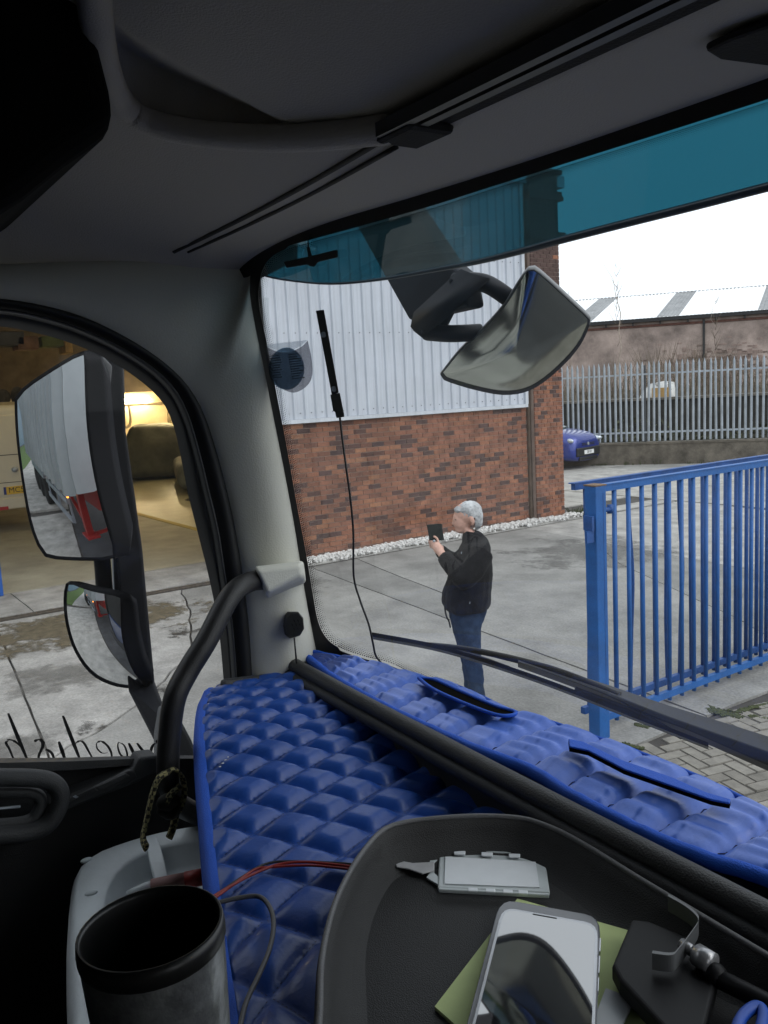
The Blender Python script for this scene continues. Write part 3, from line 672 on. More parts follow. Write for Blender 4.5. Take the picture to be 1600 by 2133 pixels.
tm = text_mesh('28 RV', .12, .001); tm.materials.append(M_ink)
M_ = frame(CP(.770, 0, .488), lf, (0, 0, 1)); inst('plate_lettering', tm, M_ @ Matrix.Scale(.85, 4, (1, 0, 0)), pl)
# ------------------------------------------------------------------ blue gate
M_gblue = mat('gate blue paint', (0.009, 0.095, 0.32), 0.5, var=0.16, vscale=7, bump=0.25, bscale=60)
M_gdark = mat('gate blue worn', (0.012, 0.07, 0.25), 0.55, var=0.3, vscale=7, bump=0.25, bscale=60)
M_rust = mat('rusty edge', (0.16, 0.10, 0.06), 0.8, var=.4, vscale=15)
for m_ in (M_gblue, M_gdark):                     # chips of rust through the paint
    n = m_.node_tree.nodes; l = m_.node_tree.links; b_ = n['Principled BSDF']; old = b_.inputs['Base Color'].links[0].from_socket
    gq = n.new('ShaderNodeNewGeometry'); tq = n.new('ShaderNodeTexNoise'); tq.inputs['Scale'].default_value = 17; tq.inputs['Detail'].default_value = 9; tq.inputs['Roughness'].default_value = .75; l.new(gq.outputs['Position'], tq.inputs['Vector'])
    mq = n.new('ShaderNodeMapRange'); mq.inputs[1].default_value = .66; mq.inputs[2].default_value = .72; l.new(tq.outputs[0], mq.inputs[0])
    xq = n.new('ShaderNodeMix'); xq.data_type = 'RGBA'; xq.inputs[7].default_value = (.10, .065, .04, 1); l.new(mq.outputs[0], xq.inputs[0]); l.new(old, xq.inputs[6]); l.new(xq.outputs[2], b_.inputs['Base Color'])
PB = onz(1249, 1535, 0); pu, pv0 = -PB.x, PB.y
gp = thing('gate_post', PB, 'thick square blue steel post hinging the barred gate', 'post')
b = MB(); b.box(PB + Vector((-.052, -.052, -.1)), PB + Vector((.052, .052, 1.80))); b.build('shaft', M_gblue, gp, bevel=.006)
b = MB(); b.box(PB + Vector((-.055, -.055, 1.80)), PB + Vector((.055, .055, 1.808))); b.build('cap', M_rust, gp)
b = MB(); b.box(PB + Vector((.052, .018, .2)), PB + Vector((.0535, .024, 1.75))); b.build('seam', M_gdark, gp)
for z in (1.62, .28):
    b = MB(); b.smooth = True; b.tube([PB + Vector((0, .05, z)), PB + Vector((0, .15, z))], .018, 8); b.tube([PB + Vector((0, .15, z - .03)), PB + Vector((0, .15, z + .03))], .022, 8); b.build('hinge', M_gdark, gp)
b = MB(); b.box(PB + Vector((.02, -.13, 1.42)), PB + Vector((.04, -.06, 1.5))); b.box(PB + Vector((-.03, -.09, 1.5)), PB + Vector((.05, -.068, 1.6))); b.build('latch', M_gdark, gp)
def gate(name, u, v0, v1, zb, zt, off, lab, bend, m):
    t = thing(name, W(u, v0, zb), lab, 'gate', 'barred gate leaves folded together')
    b = MB(); b.box(W(u - .02, v0 - .1, zt - .045), W(u + .02, v1, zt)); b.build('top_rail', m, t)
    b = MB(); b.box(W(u - .026, v0 - .12, zt), W(u + .026, v1, zt + .008)); b.build('rail_flange', m, t)
    b = MB(); b.box(W(u - .02, v0 - .05, zb + .0), W(u + .02, v1, zb + .05)); b.build('bottom_rail', m, t)
    n = int((v1 - v0) / .15); bar0 = MB(); bar0.smooth = True; h = zt - zb
    bar0.tube([(0, 0, -.03), (0, 0, h - .045)], .0165, 10); bm0 = bar0.mesh('bar', m, Vector((0, 0, 0)))
    for i in range(n):
        v = v0 + off + i * .15; x = W(u, v, zb)
        if i in bend:
            k = bend[i]; b = MB(); b.smooth = True; b.tube(smooth_path([x, x + Vector((0, k * .7, h * .3)), x + Vector((0.01, k, h * .55)), x + Vector((0, k * .35, h * .8)), x + Vector((0, 0, h - .045))], 4), .0165, 8); b.build('bar', m, t)
        else: inst('bar', bm0, Matrix.Translation(x) @ Matrix.Rotation(random.gauss(0, .003), 4, 'X'), t)
gate('barred_gate', pu + .03, pv0 + .16, 9.3, .09, 1.79, .06, 'near blue barred gate leaf with straight round bars', {}, M_gblue)
gate('barred_gate', pu + .20, pv0 + .10, 9.3, .10, 1.80, .02, 'rear blue barred gate leaf with several bent bars', {0: .02, 3: .03, 6: -.02, 7: .025}, M_gdark)
# ------------------------------------------------------------------ the man taking a picture
MBASE = onz(1002, 1510, 0); mn = (C0 - MBASE); mn.z = 0; mn.normalize()      # towards the lorry: his left side
def mp(x, y, s=0.0): return onp(x, y, MBASE, mn) + mn * s
PX = 1 / 278.0
fwd = (mp(900, 1300) - mp(1000, 1300)).normalized()
def ring(x0, x1, y, hw, n=20, s=0.0, tilt=0, pw=0.85):
    a = mp(x0, y - tilt, s); c = mp(x1, y + tilt, s); m = (a + c) / 2; h = (c - a) / 2
    return [m + h * (abs(math.cos(t)) ** pw * (1 if math.cos(t) > 0 else -1)) + mn * hw * (abs(math.sin(t)) ** pw * (1 if math.sin(t) > 0 else -1)) for t in [2 * math.pi * k / n for k in range(n)]]
def remesh(b, name, m, parent, vox, smooth_it=4, kindlabel=None, disp=0.0, dscale=9):
    o = b.build(name, m, None)
    md = o.modifiers.new('r', 'REMESH'); md.mode = 'VOXEL'; md.voxel_size = vox; md.use_smooth_shade = True
    if smooth_it: ms_ = o.modifiers.new('s', 'SMOOTH'); ms_.iterations = smooth_it; ms_.factor = 0.5
    me = bpy.data.meshes.new_from_object(o.evaluated_get(bpy.context.evaluated_depsgraph_get()))
    if disp:
        nr = [v.normal.copy() for v in me.vertices]
        for v, n_ in zip(me.vertices, nr):
            q = v.co * dscale; k = mnoise.noise(q) + .5 * mnoise.noise(q * 2.3)
            v.co += n_ * disp * k
    o.modifiers.clear(); o.data = me
    for p in me.polygons: p.use_smooth = True
    if parent: place(o, ORG[o.name], parent)
    return o
M_skin = mat('skin', (0.62, 0.37, 0.29), 0.55, var=0.12, vscale=30)
M_fleece = mat('black fleece', (0.011, 0.011, 0.0125), 0.95, var=0.3, vscale=40, bump=0.6, bscale=150, spec=.14, sheen=.05)
M_jean = mat('blue denim', (0.024, 0.042, 0.082), 0.9, var=0.45, vscale=9, bump=0.4, bscale=200, spec=.15)
M_hair = mat('grey hair', (0.46, 0.47, 0.48), 0.85, var=0.42, vscale=13, bump=.7, bscale=110)
M_shoe = mat('dark shoe', (0.02, 0.018, 0.016), 0.5)
# the body itself: head, neck, trunk, legs, arms, hands in one skin
hb = MB()
rot_h = Matrix.Rotation(0, 3, 'X')
def hell(x, y, rf, rl, rz, s=0.0, tilt=0.0):
    c = mp(x, y, s); up = Vector((0, 0, 1)); f2 = (fwd * math.cos(tilt) - up * math.sin(tilt)); u2 = (up * math.cos(tilt) + fwd * math.sin(tilt))
    rr = Matrix((f2, mn, u2)).transposed(); hb.ball(c, rf, rl, rz, 16, 12, rr)
hell(974, 1070, .098, .077, .088, tilt=.2)            # cranium
hell(962, 1086, .066, .064, .088, tilt=.12)            # face
hell(963, 1101, .052, .05, .034, tilt=.25)             # jaw
hell(953, 1105, .016, .02, .016)                        # chin
hell(947.5, 1087.5, .019, .013, .022, tilt=-.5)            # nose
hell(944.5, 1091, .014, .013, .010)
hell(949, 1080, .012, .045, .009)                       # brow
hell(950.5, 1098, .011, .02, .006); hell(951, 1101, .010, .018, .006)   # lips
for s in (.036, -.036): hell(957, 1092, .025, .022, .025, s)
for s in (.076, -.076): hell(984, 1081, .017, .011, .031, s, .2); hell(984, 1089, .009, .010, .012, s * .97)
hb.loft([ring(985, 962, 1100, .055, 14), ring(993, 967, 1112, .06, 14), ring(1004, 968, 1128, .075, 14)])
hb.loft([ring(a + -4, c + 6, y, h - .025) for a, c, y, h in ((1012, 968, 1124, .12), (1018, 960, 1136, .2), (1022, 945, 1170, .23), (1022, 930, 1215, .23), (1020, 926, 1245, .22), (1014, 932, 1275, .20))])
def hand(wx, wy, ws, kx, ky, ks, side):
    w_, k_ = mp(wx, wy, ws), mp(kx, ky, ks)
    ax = (k_ - w_).normalized()
    hb.tube([w_ - ax * .05, w_, w_.lerp(k_, .5), k_], [.03, .029, .038, .034], 10, flat=.75, up=mn)
    return ax
hand(921, 1146, .13, 908, 1131, .07, 1); hand(913, 1146, -.10, 901, 1133, -.05, -1)
def finger(pts, r): hb.tube(smooth_path([mp(*p) for p in pts], 3), r, 7)
for k, (dy) in enumerate((0, 4.5, 9, 13)):
    finger([(908 + k * .6, 1126 + dy, .085), (901 + k * .5, 1124 + dy, .075), (897 + k * .8, 1126 + dy, .045)], .0088 - .0006 * k)
    finger([(901 + k * .6, 1127 + dy, -.06), (895 + k * .5, 1126 + dy, -.045), (894 + k * .8, 1128 + dy, -.015)], .0088 - .0006 * k)
finger([(914, 1130, .06), (911, 1119, .05), (903, 1115.5, .03)], .0098); finger([(908, 1132, -.03), (905, 1120, -.02), (900, 1117, -.005)], .0098)
def limb(pts, n=12, b=None): (b or hb).tube(smooth_path([mp(*p[:3]) for p in pts], 4), [r for r in [0]] and [x for x in lerp_r([p[3] for p in pts], 4)], n)
def lerp_r(rs, n):
    out = []
    for i in range(len(rs) - 1): out += [rs[i] + (rs[i + 1] - rs[i]) * k / n for k in range(n)]
    return out + [rs[-1]]
limb([(1003, 1142, .2, .07), (966, 1188, .27, .045), (922, 1147, .13, .03)]); limb([(1000, 1142, -.2, .07), (950, 1186, -.27, .045), (914, 1146, -.10, .03)])
for s, dx in ((.095, 3), (-.095, -5)):
    limb([(974 + dx, 1268, s * .95, .095), (976 + dx, 1330, s, .075), (987 + dx, 1385, s, .05), (993 + dx, 1440, s, .045), (1000 + dx, 1500, s, .033)])
man = None
o = remesh(hb, 'person', M_skin, None, .0062, 2)
tag(o, 'grey haired man in black fleece and jeans photographing with a raised phone', 'person'); man = o
jb = MB()
jb.loft([ring(a, c, y, h) for a, c, y, h in ((1012, 972, 1121, .10), (1017, 964, 1127, .18), (1021, 958, 1138, .225), (1025, 948, 1160, .25), (1026, 937, 1190, .258), (1025, 927, 1215, .262), (1024, 921, 1240, .262), (1022, 922, 1256, .255), (1019, 929, 1266, .24), (1012, 940, 1262, .2))])
jb.loft([ring(1004, 966, 1106, .082, tilt=-5), ring(1010, 964, 1116, .092, tilt=-5), ring(1015, 962, 1128, .14, tilt=-3)])
limb([(1004, 1138, .19, .085), (986, 1170, .265, .084), (966, 1190, .285, .072), (945, 1170, .21, .06), (925, 1150, .14, .047)], 14, jb)
limb([(1000, 1138, -.19, .085), (975, 1170, -.265, .082), (950, 1187, -.28, .07), (930, 1170, -.19, .058), (915, 1150, -.105, .045)], 14, jb)
jk = remesh(jb, 'fleece_jacket', M_fleece, man, .011, 5, disp=.011, dscale=7)
tb = MB()
tb.loft([ring(1018, 930, 1250, .21), ring(1014, 934, 1270, .21), ring(1008, 938, 1288, .205)])
for s, dx in ((.1, 3), (-.1, -6)):
    tb.loft([ring(a + dx, c + dx, y, h, 14, s) for a, c, y, h in ((1002, 940, 1275, .10), (1000, 943, 1300, .105), (999, 952, 1335, .092), (1001, 962, 1370, .082), (1004, 970, 1410, .075), (1009, 976, 1455, .07), (1014, 978, 1498, .072))])
remesh(tb, 'jeans', M_jean, man, .012, 4, disp=.009, dscale=11)
for s, dx in ((.1, 3), (-.1, -6)):
    sb_ = MB(); sb_.loft([ring(1012 + dx, 955 + dx, y, h, 14, s) for y, h in ((1511, .048), (1507, .05))] + [ring(1012 + dx, 972 + dx, 1499, .045, 14, s), ring(1010 + dx, 980 + dx, 1490, .04, 14, s)]); remesh(sb_, 'shoe', M_shoe, man, .008, 3)
hr = MB(); hbk = hb; hb = hr
hell(976, 1065, .0985, .080, .075, tilt=.28); hell(984, 1074, .078, .079, .082, tilt=.1); hell(958, 1061, .044, .066, .026, tilt=.1); hell(991, 1084, .05, .07, .07)
# keep the hair off the face and the ears
hb = hbk
hair = remesh(hr, 'hair', M_hair, None, .007, 2, disp=.0045, dscale=70)
bm = bmesh.new(); bm.from_mesh(hair.data); org = ORG[hair.name]
cut0 = mp(944, 1069); cut1 = mp(981, 1080)
kill = []
for f in bm.faces:
    c = f.calc_center_median() + org; a = (c - mp(1000, 1100)).dot(fwd) / PX; z = (mp(1000, 1100).z - c.z) / PX   # pixels forward of 1000, down from 1100
    xx = 1000 - a; yy = 1100 + z
    if yy > 1067.5 + (xx - 944) * .16 and xx < 976: kill.append(f)
    elif xx < 990 and yy > 1075 and xx >= 976: kill.append(f)
bmesh.ops.delete(bm, geom=kill, context='FACES'); bm.to_mesh(hair.data); bm.free(); place(hair, org, man)
for s in (.03, -.03):
    b = MB(); b.ball(mp(951.5, 1083.5, s), .009, .011, .006, 8, 6); b.smooth = True; b.build('eye', M_ink, man)
    b = MB(); b.bar(mp(948, 1079.5, s - .02), mp(949.5, 1080.5, s + .024), .008, .006); b.build('eyebrow', mat('grey brown brow', (.16, .12, .1), .9), man)
for x, y, s in ((962, 1138, .215), (979, 1235, .268)):
    b = MB(); b.bar(mp(x, y, s), mp(x - .5, y + 4, s), .006, .006); b.build('zip_pull', M_galv, man)
b = MB(); b.smooth = True; b.tube(smooth_path([mp(*p) for p in ((927, 1247, .1), (928, 1260, .12), (931, 1275, .12), (936, 1285, .12), (939, 1298, .12))]), .006, 6); b.build('key_cord', M_blk, man)
b = MB(); b.smooth = True; b.ball(mp(905.5, 1123, .083), .011, .011, .011, 8, 6); b.build('ring', M_galv, man)
# phone in a folio case
ph = thing('camera_phone', mp(907, 1124, .02), 'dark phone in an open folio case held up by the man', 'phone')
pc = mp(907.5, 1108, .022); ax = (mn * .30 + fwd * .75).normalized(); up = (Vector((0, 0, 1)) + fwd * .12).normalized(); nz = ax.cross(up)
M_case = mat('dark green case', (0.008, 0.012, 0.012), 0.6, spec=.15)
b = MB(); b.obox(pc, ax * .056, up * .062, nz * .006); b.build('case', M_case, ph, bevel=.004)
b = MB(); b.obox(pc - ax * .0 + nz * .012, ax * .05, up * .058, nz * .005); b.build('cover', M_case, ph, bevel=.003)

# ------------------------------------------------------------------ van and covered cars in the garage
M_van = mat('cream van paint', (0.62, 0.58, 0.46), 0.45, var=.05, vscale=2)
va, vb = onu(-190, 900, 19.2), onu(118, 900, 19.2); vy0, vy1 = va.y, vb.y; VX = -19.2; vtop = onu(30, 843, 19.2).z
van = thing('white_van', Vector((VX, (vy0 + vy1) / 2, 0)), 'cream white van parked rear outwards inside the garage', 'van')
b = MB(); b.box((VX - 4.6, vy0, .5), (VX, vy1, vtop)); b.build('body', M_van, van, bevel=.12, seg=4)
dw = (vy1 - vy0) / 2
for k in (0, 1):
    b = MB(); b.box((VX - .02, vy0 + dw * k + .06, .8), (VX + .025, vy0 + dw * (k + 1) - .03, vtop - .2)); dr_ = b.build('rear_door', M_van, van, bevel=.02)
    b = MB(); b.box((VX + .025, vy0 + dw * k + .2, 1.62), (VX + .03, vy0 + dw * (k + 1) - .2, 1.635)); b.build('crease', M_dark, dr_)
    b = MB(); b.box((VX + .025, vy0 + dw * k + .06, 1.05), (VX + .032, vy0 + dw * (k + 1) - .06, 1.06)); b.build('crease', M_dark, dr_)
b = MB(); b.box((VX - .1, vy0 - .02, .5), (VX + .1, vy1 + .02, .74)); b.build('bumper', M_van, van, bevel=.03)
q0, q1 = onu(9, 1031, 19.15), onu(66, 1009, 19.15)
b = MB(); b.box((VX + .026, q0.y, q0.z), (VX + .04, q1.y, q0.z + .16)); plv = b.build('number_plate', M_ply, van)
b = MB(); b.box((VX + .04, q0.y, q0.z), (VX + .043, q0.y + .05, q0.z + .16)); b.build('plate_band', mat('plate blue', (.01, .03, .2), .4), plv)
tm = text_mesh('MC55', .16, .001); tm.materials.append(M_ink)
inst('plate_lettering', tm, frame(Vector((VX + .0425, q0.y + .29, q0.z + .08)), (0, 1, 0), (0, 0, 1)), plv)
b = MB(); b.box((VX, vy0 + .05, .5), (VX + .11, vy0 + .3, .58)); b.box((VX, onu(0, 1053, 19.1).y - .1, .50), (VX + .112, onu(17, 1053, 19.1).y, .57)); b.build('reflector', mat('red reflector', (.4, .02, .02), .3), van)
b = MB(); b.smooth = True; p = onu(31, 978, 19.15); b.ball(p, .07, .07, .06, 10, 6); b.build('door_handle', M_galv, van)
for y in (vy0 + .2, vy1 - .2):
    b = MB(); b.smooth = True; b.lathe((VX - .9, y - .1, .33), [(.2, 0), (.33, .02), (.33, .18), (.2, .2)], 18, (0, 1, 0), cap=True); b.build('wheel', M_rub, van)
M_tarp = mat('olive car cover', (0.075, 0.078, 0.055), 0.8, var=.35, vscale=1.6, bump=.6, bscale=9)
M_tarp2 = mat('grey green car cover', (0.13, 0.135, 0.11), 0.75, var=.3, vscale=2, bump=.6, bscale=9)
def cover(name, x0, x1, u, rows, depth, m, lab):
    b = MB(); pts = []
    base = thing(name, onu(x0, 1000, u), lab, 'covered car', 'cars under covers in the garage')
    for z, a, c, t in rows:
        y0 = onu(a, 950, u).y; y1 = onu(c, 950, u).y; n = 10
        rng = [Vector((-u - t, y0 + (y1 - y0) * k / n, z)) for k in range(n + 1)] + [Vector((-u - t - (depth - 2 * t) * k / 6, y1, z)) for k in range(1, 7)] + [Vector((-u - depth + t, y1 + (y0 - y1) * k / n, z)) for k in range(1, n + 1)] + [Vector((-u - depth + t + (depth - 2 * t) * k / 6, y0, z)) for k in range(1, 6)]
        pts.append(rng)
    b.loft(pts); o = b.build('cover', m, base, subd=2)
    for i, v in enumerate(o.data.vertices): v.co += Vector((mnoise.noise(v.co * 3), mnoise.noise(v.co * 3 + Vector((9, 0, 0))), .3 * mnoise.noise(v.co * 2))) * .07
    base.rotation_euler = (0, 0, R(-19))
cover('covered_car', 230, 400, 28.3, ((0, 255, 398, 0), (.3, 252, 400, -.05), (1.0, 250, 398, .0), (1.22, 255, 392, .1), (1.45, 262, 380, .4), (1.75, 270, 366, .6), (1.86, 285, 352, .8)), 4.4, M_tarp, 'tall car under a dark olive cover below the glowing tube')
a_, c_ = onu(290, 950, 28.2), onu(388, 950, 28.2)
b = MB(); b.grid(lambda s, t: Vector((-28.18 + .1 * math.sin(s * 9) * .3 + .04 * mnoise.noise(Vector((s * 6, t * 6, 1))), a_.y + (c_.y - a_.y) * s, 1.05 - .75 * t * (1 - .25 * s))), 24, 12); b.smooth = True
tag(b.build('tarpaulin', mat('dark tarpaulin', (.07, .068, .05), .7, var=.4, vscale=3)), 'darker tarpaulin flap hung over the front of the tall covered car', 'tarpaulin')
cover('covered_car', 364, 560, 22.5, ((0.05, 372, 560, 0), (.3, 366, 560, -.05), (.7, 364, 560, .0), (.84, 372, 560, .15), (.9, 392, 560, .5)), 4.4, M_tarp2, 'low car under a paler grey green cover, nearer the garage door')
b = MB(); p = onz(415, 1040, .01); b.ball(p, .5, .35, .004, 14, 4); tag(b.build('oil_stain', mat('oil', (.02, .02, .018), .3)), 'dark oil stain on the painted garage floor', 'stain')
# ------------------------------------------------------------------ the trailer behind the cab (seen in the door mirrors)
M_alu = mat('tipper grey', (0.33, 0.36, 0.38), 0.5, metal=.2, var=.15, vscale=.8)
M_red = mat('red chassis paint', (0.3, 0.018, 0.015), 0.45, var=.2, vscale=3)
wh_ = MB(); wh_.box(W(9.2, -9.5, 0), W(11.4, -60, 7)); tag(wh_.build('blue_warehouse', mat('blue grey cladding', (.09, .16, .22), .5, var=.1)), 'blue grey warehouse beside the road behind the lorry, seen only in the mirrors', 'building')
tr_ = thing('tipping_trailer', W(.5, -3.2, 0), 'grey ribbed tipping trailer on a red chassis coupled behind the cab', 'trailer')
b = MB(); b.box(W(1.72, -15, 1.35), W(-.75, -4.1, 3.75)); b.build('body', M_alu, tr_)
b = MB(); b.box(W(1.80, -15.05, 3.65), W(1.68, -4.05, 3.86)); b.build('top_rail', M_galv, tr_)
rb = MB(); rb.hexa([(0, -.2, 0), (0, .2, 0), (-.2, .1, 0), (-.2, -.1, 0), (0, -.2, 2.35), (0, .2, 2.35), (-.2, .1, 2.35), (-.2, -.1, 2.35)])
rbm = rb.mesh('rib', M_alu, Vector((0, 0, 0)))
for i in range(16): inst('rib', rbm, Matrix.Translation(W(1.72, -4.35 - i * .66, 1.32)), tr_)
b = MB(); b.box(W(1.25, -14.8, .95), W(-.25, -2.4, 1.33)); b.build('chassis', M_red, tr_)
b = MB(); b.bar(W(1.55, -4.5, 1.3), W(1.55, -4.6, .45), .14, .14); b.bar(W(1.55, -4.6, .7), W(1.55, -6.0, 1.28), .07, .07); b.bar(W(1.55, -4.6, .45), W(-.5, -4.6, .45), .06, .06); b.box(W(1.68, -4.4, .42), W(1.40, -4.8, .46)); b.build('landing_leg', M_red, tr_)
for z in (.55, .95):
    b = MB(); b.box(W(1.74, -8.2, z), W(1.70, -5.2, z + .12)); b.build('side_guard', M_galv, tr_)
for v in (-5.2, -6.6, -8.1):
    b = MB(); b.box(W(1.70, v - .04, .55), W(1.66, v + .04, 1.3)); b.build('guard_post', M_galv, tr_)
for v in (-9.4, -10.75, -12.1):
    b = MB(); b.smooth = True; b.lathe(W(1.72, v, .53), [(.2, .0), (.28, -.04), (.42, -.02), (.52, 0), (.53, .06), (.53, .3), (.45, .36)], 22, (1, 0, 0), cap=True); b.build('wheel', M_rub, tr_)
b = MB(); b.prism([W(1.76, -8.7, 1.05), W(1.76, -8.75, .95), W(1.76, -12.9, .95), W(1.76, -12.9, 1.15), W(1.76, -8.9, 1.15)], Vector((.5, 0, 0))); b.build('mudguard', M_galv, tr_)
M_amb = emit('amber marker lamp', (1, .3, .03), 6)
for v in (-5.0, -8.4):
    b = MB(); b.box(W(1.76, v, 1.14), W(1.72, v + .09, 1.2)); b.build('marker_lamp', M_amb, tr_)

tr_.rotation_euler = (0, 0, R(-12))       # the lorry stands slightly jack-knifed
# ------------------------------------------------------------------ the cab
M_trimg = mat('grey cab trim', (0.56, 0.56, 0.50), 0.75, bump=0.12, bscale=300)
M_head = mat('headlining grey', (0.47, 0.445, 0.40), 0.9, bump=0.25, bscale=400)
M_headd = mat('dark headlining', (0.014, 0.014, 0.0145), 0.9, bump=0.2, bscale=300)
M_dash = mat('dashboard black', (0.022, 0.023, 0.025), 0.6, bump=0.25, bscale=500)
M_dash2 = mat('door trim black', (0.034, 0.036, 0.039), 0.55, bump=0.25, bscale=500)
M_seal = mat('rubber seal', (0.016, 0.017, 0.018), 0.6)
M_seal2 = mat('seal sheen', (0.04, 0.042, 0.045), 0.4)
M_hous = mat('mirror housing black', (0.009, 0.010, 0.014), 0.55, spec=.2)
M_mirr = mat('mirror silver', (0.86, 0.88, 0.88), 0.01, metal=1.0)
M_ext = mat('cab paint blue', (0.012, 0.045, 0.16), 0.3, coat=.6)
M_grey = mat('exterior grey plastic', (0.16, 0.165, 0.17), 0.6, bump=.2, bscale=300)
cab = thing('lorry_cab', W(.5, 0, 0), 'lorry cab interior with windscreen, pillar, door, dashboard, mirrors and wiper', 'lorry')
UI = 1.60
G_ws = glass('windscreen glass', (0.92, 0.95, 0.945), 0.05, dirt=.01, low=.022)
G_dw = glass('door glass', (0.84, 0.86, 0.86), 0.25, dirt=.012)
G_vis = glass('teal sun visor', (0.010, 0.080, 0.115), 0.1, dirt=.035, dcol=(.11, .30, .36))
# windscreen
wsL, wsR = 1.62, -.62
b = MB(); b.smooth = True
b.grid(lambda s, t: (lambda u, z: W(u, vws(u, z), z))(wsL + (wsR - wsL) * s, 1.86 + .98 * t), 48, 14); b.build('windscreen', G_ws, cab)
# ceramic border of the glass: a solid edge, then rows of dots
edgepx = [(2500, -98), (1700, 165), (1600, 198), (1400, 262), (1200, 325), (1000, 388), (900, 420), (760, 460), (650, 490), (590, 508), (552, 532), (532, 570), (527, 630), (545, 720), (566, 830), (585, 930), (606, 1050), (625, 1150), (640, 1240), (652, 1300), (672, 1338), (705, 1362), (760, 1381), (810, 1394), (880, 1428), (1000, 1480), (1200, 1565)]
ep = smooth_path([(x, y, 0) for x, y in edgepx], 6)
M_frit = mat('frit black', (0.006, 0.006, 0.007), 0.5)
def inward(i, d):
    t = (ep[min(i + 1, len(ep) - 1)] - ep[max(i - 1, 0)]).normalized(); n_ = Vector((t.y, -t.x, 0)); return ep[i] - n_ * -d
cx = Vector((1100, 900, 0))
def inw(i, d):
    t = (ep[min(i + 1, len(ep) - 1)] - ep[max(i - 1, 0)]).normalized(); n_ = Vector((-t.y, t.x, 0))
    if n_.dot(cx - ep[i]) < 0: n_ = -n_
    return ep[i] + n_ * d
b = MB(); b.loft([[onw(*inw(i, -34)[:2], -.004) for i in range(len(ep))], [onw(*inw(i, 12 if 8 < i // 6 < 21 else 8)[:2], -.004) for i in range(len(ep))]], closed=False, cap=False); b.build('glass_border', M_frit, cab)
b = MB()
seglen = 0
for row in range(5):
    d = 14.5 + row * 3.6; r = (1.75, 1.5, 1.2, .9, .6)[row]; acc = 0
    for i in range(len(ep) - 1):
        L_ = (ep[i + 1] - ep[i]).length; k = int(L_ / 3.6)
        for j in range(k):
            f = (j + (.5 if row % 2 else 0)) / max(k, 1); p = inw(i, d).lerp(inw(i + 1, d), f)
            if not (-40 < p.x < 1650 and p.y > -20): continue
            c = [onw(p.x + r * math.cos(a), p.y + r * math.sin(a), -.0035) for a in (0, 1.57, 3.14, 4.71)]; b.add(c, [(0, 1, 2, 3)])
b.build('frit_dots', M_frit, cab, kind='stuff')
# outside sun visor of tinted acrylic, with a dark lower lip
vb_ = [(524, 556), (545, 573), (600, 585), (690, 592), (790, 583), (900, 564), (1000, 545), (1100, 520), (1165, 502), (1300, 467), (1450, 429), (1600, 390), (1760, 350)]
vpth = smooth_path([(x, y, 0) for x, y in vb_], 4); OFF = .10
vext = lambda ring, o_: ring + [W(u, vws(u, ring[-1].z) + o_, ring[-1].z) for u in (.35, .1, -.2, -.55)]
def vtop_(p): return (p.x - 20, p.y - 240 - max(0, (700 - p.x)) * .0, 0)
b = MB(); b.smooth = True
b.loft([vext([onw(p.x, p.y, OFF) for p in vpth], OFF), vext([onw(p.x - 4, p.y - 120, OFF - .02) for p in vpth], OFF - .02), vext([onw(p.x - 8, p.y - 260, OFF - .05) for p in vpth], OFF - .05)], closed=False, cap=False)
visor = b.build('sun_visor', G_vis, cab)
b = MB(); b.smooth = True; b.tube(vext([onw(p.x, p.y - 1, OFF) for p in vpth], OFF), [.0018 + .0042 * min(1, max(0, (p.x - 640) / 500)) for p in vpth] + [.006] * 4, 8); b.build('visor_lip', mat('lip', (.02, .03, .045), .3), visor)
# header lining: (v, z) profile carried across the cab, coved into the side
prof = [(.885, 2.795), (.80, 2.802), (.672, 2.803)]
def hline(prof_, u0, u1, name, m, thick=.012, par=cab):
    b = MB(); n = len(prof_); P = [(v, z) for v, z in prof_] + [(v, z + thick) for v, z in reversed(prof_)]
    b.prism([W(u0, v, z) for v, z in P], W(u1, 0, 0) - W(u0, 0, 0)); return b.build(name, m, par)
def ztop(v): return 2.80 + max(0, (.66 - v)) * .38
b = MB(); b.smooth = True
def cove(s, t):                       # s across from the right to the left side, t from the windscreen backwards
    v = .93 - 1.23 * t; zt = ztop(v); u = -.75 + s * 2.36
    if u > 1.2:
        a = (u - 1.2) / .41; zs = 2.715 + .02 * t
        z = zs + (zt - zs) * math.sqrt(max(0, 1 - a ** 2.4))
    else: z = zt
    if 'poly' in globals() and inside(u, v): z += .12 * min(1, max(0, (u - 1.0) / .35)) ** .8
    vv = v
    lim = vws(min(u, 1.6), 2.8) + .01
    if vv > lim: vv = lim
    return W(u, vv, z)
def oncove(x, y, dz=0.0):
    d = ray(x, y); t = .35
    while t < 2.6:
        P = C0 + d * t; u, v = -P.x, P.y; zt = ztop(v)
        if u > 1.2: zt = 2.725 + (zt - 2.725) * math.sqrt(max(0, 1 - min(1, (u - 1.2) / .41) ** 2.4))
        if P.z > zt - dz: return P
        t += .004
    return C0 + d * 1.2
lpx = smooth_path([(x, y, 0) for x, y in ((150, -400), (180, -150), (196, 0), (206, 80), (222, 150), (252, 212), (300, 250), (390, 274), (520, 287), (660, 284), (812, 268))], 6)
lip_pts = [oncove(p.x, p.y, .012) for p in lpx]
poly = [(-p.x, p.y) for p in lip_pts] + [(.8, lip_pts[-1].y), (-.9, lip_pts[-1].y), (-.9, -.6), (-lip_pts[0].x, -.6)]
def inside(u, v):
    c = False
    for i in range(len(poly)):
        (a1, b1), (a2, b2) = poly[i - 1], poly[i]
        if (b1 > v) != (b2 > v) and u < (a2 - a1) * (v - b1) / (b2 - b1 + 1e-12) + a1: c = not c
    return c
b.grid(cove, 160, 110)
